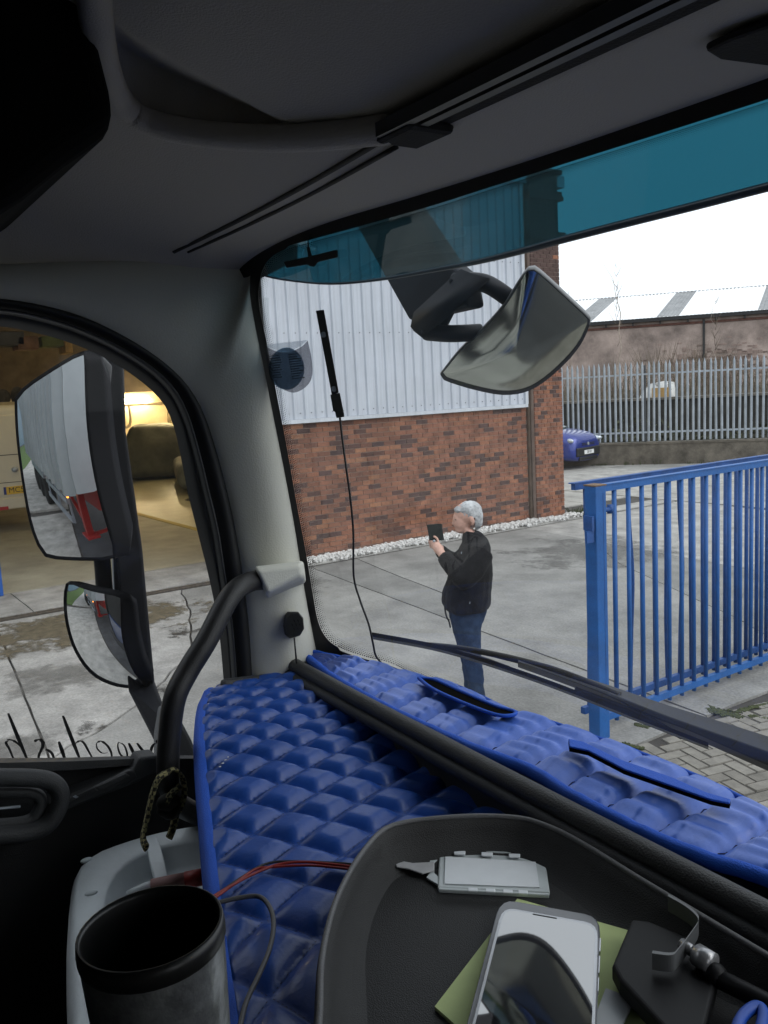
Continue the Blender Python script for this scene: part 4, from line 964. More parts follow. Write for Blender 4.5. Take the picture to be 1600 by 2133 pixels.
b.f = b.f if True else [f for f in b.f if not inside(-sum(b.v[i].x for i in f) / 4, sum(b.v[i].y for i in f) / 4)]; b.m = b.m[:len(b.f)]; b.sm = b.sm[:len(b.f)]
b.build('header_lining', M_head, cab)
# curtain rail: dark channel with two bright lips
hline([(.668, 2.800), (.60, 2.805)], -.7, .86, 'curtain_rail', M_headd, .006)
for v, z, h, m in ((.602, 2.806, .012, M_seal2), (.622, 2.797, .003, M_seal2)):
    b = MB(); b.box(W(-.7, v - .006, z - h), W(.86, v + .006, z + .004)); b.build('rail_lip', m, cab)
b = MB(); b.box(W(.80, .60, 2.79), W(.875, .668, 2.806)); b.build('rail_end', M_headd, cab, bevel=.008)
for x0, y0, x1, y1, r in ((806, 286, 362, 524, .0042), (826, 306, 392, 524, .0036)):
    pts = [oncove(x0 + (x1 - x0) * k / 14, y0 + (y1 - y0) * k / 14 + 9 * math.sin(k / 14 * 3.14), .002) for k in range(15)]
    b = MB(); b.smooth = True; b.tube(pts, r, 6); b.build('groove', M_seal, cab)
# overhead locker lip sweeping round to the left
b = MB(); b.smooth = True; b.tube(lip_pts, .0185, 12, flat=.9); b.build('locker_lip', M_head, cab)
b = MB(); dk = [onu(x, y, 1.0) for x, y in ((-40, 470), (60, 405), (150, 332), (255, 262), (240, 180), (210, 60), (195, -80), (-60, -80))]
b.prism(dk, Vector((-.56, 0, 0))); b.build('corner_shade_block', mat('corner shade black', (.006, .006, .006), .9, spec=.1), cab, bevel=.03, seg=4)  # added black block, painting in the shade of the upper corner
b = MB(); b.box(W(-.75, -.95, 3.02), W(1.64, .30, 3.1)); b.build('roof', M_headd, cab)
b = MB(); b.box(W(-.8, -1.0, 1.0), W(1.75, -.95, 3.1)); b.build('rear_wall', M_headd, cab)
b = MB(); b.box(W(-.72, -.95, 1.0), W(-.68, .62, 2.0)); b.box(W(-.72, -.95, 2.45), W(-.68, 1.0, 3.1)); b.box(W(-.72, -.95, 2.0), W(-.68, .15, 2.45)); b.box(W(-.72, .6, 1.0), W(-.68, .93, 2.8)); b.build('right_side', M_trimg, cab)
b = MB(); b.box(W(-.8, -1, .95), W(1.75, 1.0, 1.0)); b.build('floor', M_dash, cab)
b = MB(); b.box(W(1.745, -1.6, .45), W(-.75, 1.06, .95)); b.build('undercarriage', M_dash, cab)
b = MB(); b.grid(lambda s, t: (lambda u, z: W(u, vws(u, 1.86) + .06 + .02 * math.sin(t * 3), z))(1.72 - 2.4 * s, .6 + 1.24 * t), 20, 6); b.smooth = True; b.build('front_panel', M_ext, cab)
vp_ = [oncove(x, y, .004) for x, y in ((1468, 88), (1520, 62), (1600, 34), (1690, 8), (1690, 100), (1600, 122), (1500, 108))]
b = MB(); b.prism(vp_, Vector((0, 0, -.008))); b.build('blind_pocket', M_headd, cab, bevel=.004)
# A pillar and door-frame trim
lcp = [(-260, 632), (-100, 618), (0, 622), (80, 634), (160, 655), (240, 690), (320, 738), (380, 790), (420, 850), (448, 930), (470, 1010), (490, 1100), (506, 1200), (518, 1300), (526, 1420), (530, 1500)]
rcp = [(-260, 556), (-100, 552), (60, 548), (200, 542), (330, 532), (440, 524), (520, 520), (524, 548), (520, 600), (528, 660), (548, 760), (570, 870), (592, 980), (614, 1100), (640, 1260), (668, 1400)]
lp3 = resample(smooth_path([onu(x, y, UI) for x, y in lcp], 6), 60)
rp3 = []
rpath = smooth_path([(x, y, 0) for x, y in rcp], 6)
for p in rpath:
    pw_ = onw(p.x, p.y, -.012); ps = onu(p.x, p.y, 1.60)
    k = min(1, max(0, (p.y - 522) / 60)) if p.x > 500 else 0
    if p.x <= 510 and p.y < 560: rp3.append(ps)
    else: rp3.append(ps.lerp(pw_, k) if (ps - pw_).length < .4 else pw_)
rp3 = resample(rp3, 60)
b = MB(); b.smooth = True
def pil(s, t):
    i = min(int(round(t * 59)), 59); a, c = lp3[i], rp3[i]; p = a.lerp(c, s)
    return p + Vector((.035 * math.sin(math.pi * min(1, s * 1.0)) ** .7 * (1 if i > 22 else .25 + .75 * i / 22), 0, 0))
b.grid(pil, 14, 59); b.build('pillar_trim', M_trimg, cab)
# rubber seals round the door window: outer, sheen bead, inner
def band(name, pa, pb_, u0, u1, m, n=60, bulge=.01):
    A = resample(smooth_path([onu(x, y, u0) for x, y in pa], 6), n); B = resample(smooth_path([onu(x, y, u1) for x, y in pb_], 6), n)
    b = MB(); b.smooth = True; b.grid(lambda s, t: A[min(int(round(t * (n - 1))), n - 1)].lerp(B[min(int(round(t * (n - 1))), n - 1)], s) + Vector((bulge * math.sin(math.pi * s), 0, 0)), 6, n - 1)
    return b.build(name, m, cab)
mcp = [(-260, 668), (-100, 640), (0, 642), (80, 656), (160, 680), (240, 716), (312, 760), (362, 806), (392, 862), (416, 940), (436, 1020), (455, 1100), (470, 1200), (484, 1300), (494, 1420), (498, 1500)]
mcp2 = [(-260, 680), (-100, 652), (0, 654), (78, 668), (156, 692), (234, 728), (304, 772), (350, 816), (379, 870), (402, 946), (421, 1025), (440, 1105), (456, 1204), (472, 1304), (481, 1420), (484, 1500)]
icp = [(-260, 705), (-100, 678), (0, 680), (72, 693), (146, 714), (220, 746), (286, 788), (334, 832), (358, 876), (376, 948), (392, 1030), (412, 1110), (436, 1206), (455, 1306), (466, 1420), (470, 1500)]
band('outer_seal', lcp, mcp, UI, UI + .015, M_seal)
band('seal_bead', mcp, mcp2, UI + .012, UI + .018, M_seal2, bulge=.014)
band('window_frame', mcp2, icp, UI + .016, UI + .05, M_seal)
# door glass
GU = UI + .055
b = MB(); b.add([onu(-260, 620, GU), onu(560, 620, GU), onu(560, 1700, GU), onu(-260, 1700, GU)], [(0, 1, 2, 3)]); b.build('door_glass', G_dw, cab)
b = MB(); b.box(W(1.70, -1, .6), W(1.74, 1.0, 1.55)); b.build('door_skin', M_ext, cab)
b = MB(); b.box(W(1.62, -1, 1.75), W(1.72, .18, 3.1)) if False else b.box(W(1.62, -1, 1.0), W(1.72, -.12, 3.1)); b.build('b_pillar', M_headd, cab)
b = MB(); b.prism([onu(x, y, 1.625) for x, y in ((-300, 400), (620, 400), (620, 540), (430, 640), (300, 650), (150, 610), (0, 585), (-300, 590))], Vector((-.06, 0, 0))); b.build('roof_side', M_headd, cab)
# door trim: waist rail, armrest with switch pad, pull
def slabpx(b, pts, u, th): b.prism([onu(x, y, u) for x, y in pts], Vector((-th, 0, 0)))
b = MB()
wr_o = [(-260, 1580), (0, 1579), (150, 1578), (296, 1574)]; wr_i = [(-260, 1590), (0, 1589), (150, 1586), (290, 1580)]; wr_b = [(-260, 1614), (0, 1611), (150, 1604), (284, 1594)]
b.loft([[onu(x, y, GU - .004) for x, y in wr_o], [onu(x, y, UI - .02) for x, y in wr_i], [onu(x, y, UI - .028) for x, y in wr_i], [onu(x, y, UI - .03) for x, y in wr_b], [onu(x, y, UI) for x, y in wr_b]], closed=False, cap=False); b.smooth = True; b.build('waist_rail', M_dash2, cab)
b = MB(); slabpx(b, [(-260, 1612), (290, 1588), (330, 1580), (420, 1580), (440, 2200), (-260, 2200)], UI + .0, .02); b.build('door_panel', M_dash, cab)
ZA = 1.74
b = MB(); arm = [(96, 1692), (100, 1672), (150, 1656), (250, 1618), (278, 1604), (292, 1578), (330, 1574), (334, 1606), (290, 1630), (105, 1702)]
slabpx(b, arm, UI - .05, .045); ar = b.build('armrest', M_dash2, cab, bevel=.006, seg=3)
b = MB(); slabpx(b, [(104, 1676), (150, 1661), (270, 1604), (282, 1608), (286, 1622), (200, 1662), (112, 1696)], UI - .056, .01); b.build('switch_pad', mat('switch pad', (.022, .023, .025), .45), ar, bevel=.003)
b = MB(); slabpx(b, [(134, 1668), (196, 1640), (206, 1648), (140, 1676)], UI - .06, .006); b.build('switch', M_dash, ar, bevel=.002)
b = MB(); slabpx(b, [(200, 1640), (262, 1611), (272, 1617), (210, 1647)], UI - .059, .006); b.build('switch', M_dash2, ar, bevel=.002)
b = MB(); slabpx(b, [(152, 1660), (158, 1657), (164, 1660), (158, 1663)], UI - .0605, .002); b.build('switch_mark', M_galv, ar)
b = MB(); b.smooth = True; b.tube(smooth_path([onu(x, y, UI - .1) for x, y in ((-60, 1622), (0, 1620), (70, 1621), (108, 1630), (126, 1655), (118, 1690), (92, 1722), (40, 1738), (-60, 1742))], 6), .016, 10); b.build('door_pull', M_dash2, cab)
b = MB(); b.smooth = True; b.tube(smooth_path([onu(x, y, UI - .085) for x, y in ((-60, 1650), (0, 1649), (60, 1650), (84, 1664), (78, 1690), (50, 1712), (-60, 1722))], 6), .011, 8); b.build('pull_cup', M_dash2, cab)
b = MB(); b.smooth = True; b.tube([onu(x, y, UI - .09) for x, y in ((-60, 1692), (0, 1684), (42, 1680))], .0035, 8, flat=.6); b.build('door_handle', M_galv, cab)
# corner quarter piece where the mirror arm meets the door
b = MB(); b.prism([onu(x, y, GU + .03) for x, y in ((335, 1540), (345, 1480), (370, 1484), (400, 1540), (425, 1600), (335, 1600))], Vector((-.05, 0, 0))); b.build('quarter_panel', M_grey, cab, bevel=.008)
# vinyl script on the outside of the door glass
strokes = [([(65, 1165), (140, 1350), (215, 1530)], 9), ([(175, 1440), (120, 1390), (70, 1375), (48, 1400), (75, 1450), (108, 1530)], 7), ([(272, 1388), (310, 1374), (340, 1395), (335, 1440), (312, 1490), (305, 1530)], 9), ([(365, 1450), (410, 1480), (430, 1530)], 7), ([(467, 1390), (492, 1460), (515, 1530)], 9), ([(500, 1185), (565, 1355), (632, 1525)], 9), ([(595, 1410), (630, 1385), (665, 1400), (700, 1460), (738, 1530)], 6), ([(765, 1405), (800, 1386), (850, 1420), (880, 1470), (892, 1530)], 6), ([(765, 1405), (772, 1445), (810, 1480), (855, 1478)], 4), ([(940, 1395), (985, 1420), (1010, 1490), (995, 1520), (955, 1490), (935, 1430), (940, 1395)], 5), ([(1022, 1402), (1048, 1455), (1072, 1508)], 8), ([(1088, 1402), (1120, 1445), (1158, 1492)], 7), ([(1262, 1380), (1212, 1420), (1192, 1500)], 8)]
b = MB()
for pts, w_ in strokes:
    pp = smooth_path([(x / 3.81, 1180 + y / 3.81, 0) for x, y in pts], 6); A = []; B = []
    for i, p in enumerate(pp):
        t = (pp[min(i + 1, len(pp) - 1)] - pp[max(i - 1, 0)]).normalized(); k = w_ / 3.81 * (.55 + .45 * math.sin(math.pi * i / (len(pp) - 1))) * 1.75
        n_ = Vector((1, -.25, 0)).normalized() if abs(t.y) > .6 else Vector((-t.y, t.x, 0)); n_ = n_ * (k if abs(t.y) > .4 else k * .5)
        A.append(onu(p.x + n_.x, p.y + n_.y, GU + .004)); B.append(onu(p.x - n_.x, p.y - n_.y, GU + .004))
    b.loft([A, B], closed=False, cap=False)
b.build('script_lettering', M_ink, cab, label='black vinyl script Swedish on the door glass, reversed from inside')
# door mirrors: convex glass in a housing
def mirror(name, c0, nrm, outl, rad, depth, hx, rim=1.1):
    c = onu(*c0); n_ = Vector(nrm).normalized()
    pts = [onp(x, y, c, n_) for x, y in outl]; pts = resample(smooth_path(pts + [pts[0]], 5), 41)[:-1]; cen = sum(pts, Vector()) / len(pts)
    def cap_(p): d = (p - cen).length; return p + n_ * (math.sqrt(max(rad * rad - d * d, 0)) - rad)
    b = MB(); b.smooth = True
    b.loft([[cap_(cen.lerp(p, k)) for p in pts] for k in [i / 12 + .0001 for i in range(13)]], cap=False)
    h = MB(); h.smooth = True
    f = -n_
    o2 = [cap_(cen + (p - cen) * 1.0) for p in pts]
    h.loft([[p for p in o2], [cen + (p - cen) * 1.035 + n_ * (-(cen - cap_(p)).dot(n_)) * 0 + (cap_(p) - p) + n_ * .004 for p in pts], [cen + (p - cen) * 1.04 + (cap_(p) - p) + f * .01 for p in pts], [cen + (p - cen) * 1.04 + f * depth * .6 + Vector(hx) * .5 for p in pts], [cen + (p - cen) * .82 + f * depth + Vector(hx) for p in pts], [cen + (p - cen) * .3 + f * depth * 1.08 + Vector(hx) for p in pts]], cap=True)
    ho = h.build(name, M_hous, cab); b.build('mirror_glass', M_mirr, ho); return ho
MN = Vector((.60, -.80, -.03))
m1 = mirror('door_mirror', (120, 950, 2.02), (.616, -.787, -.040), [(30, 835), (48, 812), (90, 782), (140, 750), (158, 742), (166, 752), (180, 900), (200, 1020), (228, 1140), (228, 1156), (215, 1163), (150, 1163), (95, 1158), (78, 1140), (62, 1090), (48, 1000), (35, 900)], 1.8, .10, W(0, .0, 0) + Vector((.05, .0, 0)))
m2 = mirror('wide_angle_mirror', (205, 1335, 2.02), (.58, -.78, -.20), [(127, 1228), (133, 1226), (180, 1238), (230, 1249), (242, 1258), (252, 1330), (270, 1400), (286, 1430), (282, 1439), (262, 1440), (225, 1432), (185, 1408), (155, 1360), (135, 1300), (126, 1250)], .42, .07, Vector((.05, 0, 0)))
b = MB(); b.loft([[onu(x, y, 2.00 + t) for x, y, t in q] for q in (((178, 728, .0), (255, 745, .0), (258, 752, .09), (182, 740, .09)), ((205, 900, 0), (262, 900, 0), (262, 900, .09), (210, 900, .09)), ((240, 1150, 0), (296, 1140, 0), (296, 1140, .09), (245, 1150, .09)), ((268, 1440, 0), (322, 1420, 0), (322, 1420, .09), (272, 1440, .09)), ((330, 1560, -.25), (350, 1500, -.25), (352, 1500, -.15), (332, 1560, -.15)))]); b.build('mirror_arm', M_hous, cab, bevel=.008, seg=3)
b = MB(); b.prism([onu(x, y, 1.98) for x, y in ((178, 735), (182, 728), (212, 738), (235, 762), (232, 800), (200, 795))], Vector((-.05, 0, 0))); b.build('arm_cap', M_grey, cab, bevel=.006)
b = MB(); b.smooth = True; b.tube([onu(206, 1100, 2.06), onu(214, 1180, 2.06), onu(220, 1262, 2.06)], .0195, 10); b.build('mirror_tube', M_hous, cab)
b = MB(); b.bar(onu(238, 1130, 2.09), onu(243, 1250, 2.09), .012, .012); b.build('mirror_strut', M_galv, cab)
# front mirror on its arm ahead of the screen
fc = onv(1075, 700, 1.28); fnv = Vector((.36, -.52, -.77)).normalized()
def fp(x, y, d=0.0): return onp(x, y, fc, fnv) - fnv * d
fo = [(918, 778), (955, 732), (1000, 690), (1045, 640), (1080, 585), (1098, 562), (1112, 558), (1140, 580), (1190, 626), (1226, 660), (1229, 672), (1212, 712), (1180, 752), (1135, 792), (1095, 814), (1050, 820), (1000, 812), (950, 798), (922, 787)]
fpts = resample(smooth_path([Vector((x, y, 0)) for x, y in fo + [fo[0]]], 6), 61)[:-1]
fcx = Vector((1080, 705, 0))
def fcap(k, j, ins=1.0, dd=0.0):
    q = fcx.lerp(fpts[j], k * ins); return fp(q.x, q.y, dd + .035 * (k * k - 1))
b = MB(); b.smooth = True; b.loft([[fcap(i / 12 + .001, j, .965, -.0005) for j in range(60)] for i in range(13)], cap=False); fm = b.build('mirror_glass', mat('dull grey green mirror', (.52, .55, .51), .14, metal=1.0), None)  # reflector tinted grey-green and slightly rough
h = MB(); h.smooth = True
vd_ = ((fc - C0).normalized() + Vector((.06, 0, .10)) + (-fnv) * .12).normalized()      # the shell tapers away behind the glass
h.loft([[fcap(1, j, .965) for j in range(60)], [fcap(1, j, 1.0, -.004) for j in range(60)], [fcap(1, j, 1.015) + vd_ * .012 for j in range(60)], [fcap(1, j, 1.0) + vd_ * .05 for j in range(60)], [fcap(1, j, .8) + vd_ * .12 for j in range(60)], [fcap(1, j, .4) + vd_ * .15 for j in range(60)]], cap=True)
fh = h.build('front_mirror', M_grey, cab); place(fm, ORG[fm.name], fh)
b = MB(); b.prism([onv(x, y, 1.16) for x, y in ((690, 380), (800, 350), (930, 545), (962, 572), (975, 640), (850, 668))], Vector((0, .05, 0))); b.build('mirror_bracket', M_hous, cab, bevel=.01, seg=3)
b = MB(); b.smooth = True; b.loft([[onv(x, y, 1.15 + t) for x, y, t in q] for q in (((862, 650, 0), (960, 560, 0), (965, 560, .09), (870, 660, .09)), ((855, 680, 0), (985, 570, 0), (990, 575, .09), (862, 690, .09)), ((880, 704, 0), (1020, 580, 0), (1020, 590, .09), (885, 704, .09)))]); b.build('arm_knuckle', M_hous, cab)
for pts in (((950, 585, 1.17), (1010, 590, 1.19), (1062, 622, 1.24)), ((890, 692, 1.17), (940, 695, 1.19), (1000, 692, 1.25))):
    b = MB(); b.smooth = True; b.tube(smooth_path([onv(*p) for p in pts]), .023, 12, flat=.8); b.build('mirror_fork', M_hous, cab)
b = MB(); b.smooth = True; b.tube([onv(940, 640, 1.18), onv(915, 690, 1.2)], .012, 8); b.build('fork_web', M_hous, cab)
# dashboard, ledge and ridge
def zm(u):
    k = min(1, max(0, (u - .95) / .62)); return 1.86 + .066 * k * k * (3 - 2 * k)
def onm(x, y, dz=0.0):
    z = 1.87
    for _ in range(25): P = onz(x, y, z + dz); z = .5 * z + .5 * zm(-P.x)
    return onz(x, y, z + dz)
REARPX = ((432, 1444), (418, 1475), (412, 1520), (413, 1580), (418, 1650), (424, 1720), (430, 1790), (437, 1860), (450, 1980), (468, 2120), (490, 2300))
dr_p = resample(smooth_path([onm(x, y) for x, y in REARPX], 6), 50)
dr_p += [Vector((p[0], p[1], 1.86)) for p in (W(.6, .26, 0), W(.2, .3, 0), W(-.66, .34, 0))]
b = MB(); b.smooth = True
b.loft([[Vector((p.x, p.y + .10, 1.0)) for p in dr_p], [Vector((p.x, p.y + .05, zm(-p.x) - .16)) for p in dr_p], [Vector((p.x, p.y + .012, zm(-p.x) - .03)) for p in dr_p], [Vector((p.x, p.y + .02, zm(-p.x) - .012)) for p in dr_p], [Vector((p.x, .8, zm(-p.x) - .012)) for p in dr_p]], closed=False, cap=False); b.build('dashboard', M_dash, cab)
b = MB(); us_ = [1.62 - 2.28 * k / 40 for k in range(41)]
b.loft([[W(u, .79, 1.8) for u in us_], [W(u, .80, 1.92) for u in us_], [W(u, .83, 1.932) for u in us_], [W(u, vws(u, 1.935) - .012, 1.935) for u in us_], [W(u, vws(u, 1.935) - .012, 1.6) for u in us_]], closed=False, cap=False); b.build('windscreen_ledge', M_dash, cab)
b = MB(); b.smooth = True; rp_ = smooth_path([onz(*p) for p in ((606, 1381, 1.945), (640, 1401, 1.945), (900, 1541, 1.945), (1210, 1706, 1.945), (1700, 1962, 1.945))], 6)
rp_ = rp_ + [W(.1, rp_[-1].y, 1.945), W(-.6, rp_[-1].y, 1.945)]
b.tube(rp_, .0155, 12, flat=1.0); b.build('ledge_rail', mat('ledge rail black', (.019, .0195, .02), .5, bump=.25, bscale=400), cab)
b = MB(); b.smooth = True; b.tube([p + Vector((0, -.015, -.016)) for p in rp_], .011, 8); b.build('ledge_bead', M_dash, cab)
b = MB(); b.prism([onu(x, y, 1.585) for x, y in ((455, 1412), (560, 1400), (560, 1500), (455, 1500))], Vector((.02, 0, 0))); b.build('side_vent', M_dash2, cab, bevel=.01)
# grab handle on the pillar
b = MB(); b.smooth = True; gh = smooth_path([onu(x, y, u) for x, y, u in ((560, 1208, 1.50), (520, 1212, 1.47), (480, 1242, 1.43), (430, 1335, 1.40), (390, 1400, 1.39), (364, 1455, 1.38), (353, 1530, 1.38), (350, 1600, 1.38), (354, 1640, 1.39), (372, 1675, 1.43), (420, 1700, 1.49))], 8)
b.tube(gh, .0195, 14); b.build('grab_handle', mat('grab rail black', (.012, .012, .013), .45, bump=.2, bscale=500), cab)
b = MB(); b.loft([[onu(x, y, u) for x, y in q] for u, q in ((1.56, ((534, 1184), (632, 1172), (638, 1214), (556, 1248))), (1.47, ((530, 1180), (632, 1168), (637, 1204), (554, 1242))), (1.45, ((536, 1188), (624, 1178), (628, 1198), (558, 1234))))]); b.build('handle_bracket', M_trimg, cab, bevel=.006, seg=3)
# wiper outside
M_wip = mat('wiper black', (0.012, 0.013, 0.015), 0.5, spec=.25)
def wp(x, y, o=.03): return onw(x, y, o)
wa = thing  # (the wiper is a part of the cab)
b = MB(); b.smooth = True; b.tube(smooth_path([wp(x, y, .045) for x, y in ((840, 1337), (960, 1350), (1080, 1375), (1180, 1405), (1290, 1450))], 5), [.003, .0035, .004, .0045, .005, .0055, .006, .006, .006, .0065, .0065, .0065, .0065, .007, .007, .007, .007, .007, .007, .007, .007], 8); wi = b.build('wiper', M_wip, cab)
rowA = smooth_path([(x, y, 0) for x, y in ((1080, 1368), (1240, 1418), (1370, 1462), (1450, 1487), (1600, 1534), (1740, 1580))], 5)
rowB = smooth_path([(x, y, 0) for x, y in ((1080, 1376), (1240, 1432), (1370, 1484), (1450, 1513), (1600, 1566), (1740, 1616))], 5)
rowC = smooth_path([(x, y, 0) for x, y in ((1079, 1378), (1238, 1437), (1362, 1494), (1440, 1524), (1590, 1590), (1730, 1650))], 5)
b = MB(); b.loft([[wp(p.x, p.y, .075) for p in rowA], [wp(p.x, p.y, .034) for p in rowB], [wp(p.x, p.y, .028) for p in rowC], [wp(p.x, p.y + 12, .07) for p in rowC], [wp(p.x, p.y, .075) for p in rowA]], closed=False, cap=False)
b.build('wiper_arm', mat('wiper arm grey', (.016, .018, .021), .55, spec=.25), wi, bevel=.002)
bl1 = smooth_path([(x, y, 0) for x, y in ((775, 1322), (900, 1345), (1000, 1373), (1150, 1424), (1300, 1483), (1476, 1552))], 6)
b = MB(); b.loft([[wp(p.x, p.y - 5, .014) for p in bl1], [wp(p.x, p.y - 4, .034) for p in bl1], [wp(p.x, p.y + 3, .034) for p in bl1], [wp(p.x, p.y + 4, .014) for p in bl1], [wp(p.x, p.y - 5, .014) for p in bl1]], closed=False, cap=False); b.build('wiper_blade', M_wip, wi)
b = MB(); b.loft([[wp(p.x, p.y + 4, .010) for p in bl1], [wp(p.x, p.y + 5.5, .022) for p in bl1], [wp(p.x, p.y + 9.5, .014) for p in bl1], [wp(p.x, p.y + 8, .006) for p in bl1], [wp(p.x, p.y + 4, .010) for p in bl1]], closed=False, cap=False); b.build('wiper_rubber', M_seal, wi)
for pts in (((880, 1342), (985, 1366), (1060, 1392)), ((1200, 1436), (1330, 1486), (1420, 1535))):
    b = MB(); b.smooth = True; b.tube(smooth_path([wp(x, y, .03) for x, y in pts], 5), .0045, 6); b.build('wiper_yoke', M_wip, wi)
# ------------------------------------------------------------------ blue quilted mat on the dashboard
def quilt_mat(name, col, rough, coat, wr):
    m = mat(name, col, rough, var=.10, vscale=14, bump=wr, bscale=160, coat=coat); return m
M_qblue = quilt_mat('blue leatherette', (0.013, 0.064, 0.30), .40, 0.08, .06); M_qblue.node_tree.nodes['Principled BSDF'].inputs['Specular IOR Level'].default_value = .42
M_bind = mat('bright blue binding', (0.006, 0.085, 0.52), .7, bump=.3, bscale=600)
M_ledgeq = quilt_mat('skylit blue quilting', (0.065, 0.15, 0.55), .40, 0.15, .06)  # same fabric as the mat, base colour lightened for the sky it faces
def lattice(u, v):                    # the stitched grid, slightly stretched where the mat was pulled into place
    return (-10.9112 * u + .3495 * v - 2.2601 + 7.6724 * u * u + 4.5052 * u * v + 6.2454 * v * v, 3.0174 * u + 8.9998 * v + 3.86 - 8.0873 * u * u + .5374 * u * v - 4.4942 * v * v)
def unlattice(p, q, u=1.1, v=.6):
    for _ in range(12):
        p0, q0 = lattice(u, v); e = 1e-4; pu_, qu_ = lattice(u + e, v); pv_, qv_ = lattice(u, v + e)
        a, c, b_, d = (pu_ - p0) / e, (pv_ - p0) / e, (qu_ - q0) / e, (qv_ - q0) / e; det = a * d - b_ * c
        if abs(det) < 1e-6: return None
        du = (d * (p - p0) - c * (q - q0)) / det; dv = (-b_ * (p - p0) + a * (q - q0)) / det
        u += max(-.1, min(.1, du)); v += max(-.1, min(.1, dv))
    return u, v
def quilt(u, v):
    p, q = lattice(u, v)
    d_ = lambda t: min(t % 1, 1 - t % 1)
    e1 = lambda t: 1 - (1 - min(1, d_(t) / .34)) ** 2.2
    return e1(p) * e1(q) * (1 + .10 * ((q % 1) - .5)), p, q
rear = smooth_path([onm(x, y) for x, y in REARPX], 8)
rear = resample(rear, 200); nR = 200
farr = [onm(x, y) for x, y in ((432, 1444), (470, 1421), (530, 1408), (580, 1401), (625, 1398))]
u_far, u_near = -farr[-1].x, .40
def matfn(s, t):
    i = min(int(round(s * (nR - 1))), nR - 1); a = rear[i]
    c = W(u_far + (u_near - u_far) * s, .81, 0); P = a.lerp(c, t)
    if s < .06:
        k = (1 - s / .06) ** 2; j = t * (len(farr) - 1); ii = min(int(j), len(farr) - 2); F_ = farr[ii].lerp(farr[ii + 1], j - ii); P = P.lerp(F_, k)
    u, v = -P.x, P.y; h, p, q = quilt(u, v)
    ed_ = min(1, t * 14) * min(1, s * 30)
    dm = .003 * mnoise.noise(Vector((u * 9, v * 9, 0)))
    return Vector((P.x, P.y, zm(u) + .0148 * h * (.35 + .65 * ed_) * min(1, t * 30 + .15) + dm))
qm = thing('dashboard_mat', W(1.1, .6, 1.86), 'large blue diamond quilted mat spread over the dashboard', 'mat')
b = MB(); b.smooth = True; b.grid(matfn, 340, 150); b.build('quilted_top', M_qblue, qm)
b = MB(); b.smooth = True
rb_ = [Vector((p.x, p.y, zm(-p.x) + .004 + .0025 * mnoise.noise(p * 25))) for p in rear[::2]]
b.loft([[p + Vector((.0, .014, .004)) for p in rb_], [p + Vector((0, .004, .0055)) for p in rb_], [p + Vector((.0, -.006, .001)) for p in rb_], [p + Vector((0, -.009, -.016)) for p in rb_], [p + Vector((0, -.006, -.024)) for p in rb_]], closed=False, cap=False); b.build('binding', M_bind, qm)
st_ = MB(); M_thr = mat('stitch thread', (.006, .012, .06), .8)
rear_u = sorted((-p.x, p.y) for p in rear)
for fam in (0, 1):
    for k in range(-9, 12):
        last_ = (1.15, .6)
        for j in range(-9 * 15, 12 * 15):
            f = j / 15; p, q = (k, f) if fam == 0 else (f, k)
            if min(f % 1, 1 - f % 1) < .05: continue
            r_ = unlattice(p, q, *last_)
            if not r_: continue
            u, v = r_
            if not (.55 < u < 1.5 and .3 < v < .78): continue
            last_ = r_
            vr = min(rear_u, key=lambda a_: abs(a_[0] - u))[1]
            if v < vr + .03: continue
            r2 = unlattice(*((k, f + .03) if fam == 0 else (f + .03, k)), u, v); d = (Vector(r2) - Vector(r_)).normalized() * .0016; n_ = Vector((-d.y, d.x)) * .34; z = zm(u) + .0032
            st_.add([W(u - d.x - n_.x, v - d.y - n_.y, z), W(u + d.x - n_.x, v + d.y - n_.y, z), W(u + d.x + n_.x, v + d.y + n_.y, z), W(u - d.x + n_.x, v - d.y + n_.y, z)], [(0, 1, 2, 3)])
st_.build('stitches', M_thr, qm, kind='stuff')
b = MB(); M_bare = mat('bare white scuff', (.6, .62, .66), .6)
for x, y, r in ((470, 1583, 2.2), (464, 1590, 2.4), (458, 1597, 2.0), (475, 1577, 1.2)): b.ball(onm(x, y, .011), r * .0009, r * .0012, .0008, 6, 4)
b.build('scuff', M_bare, qm)
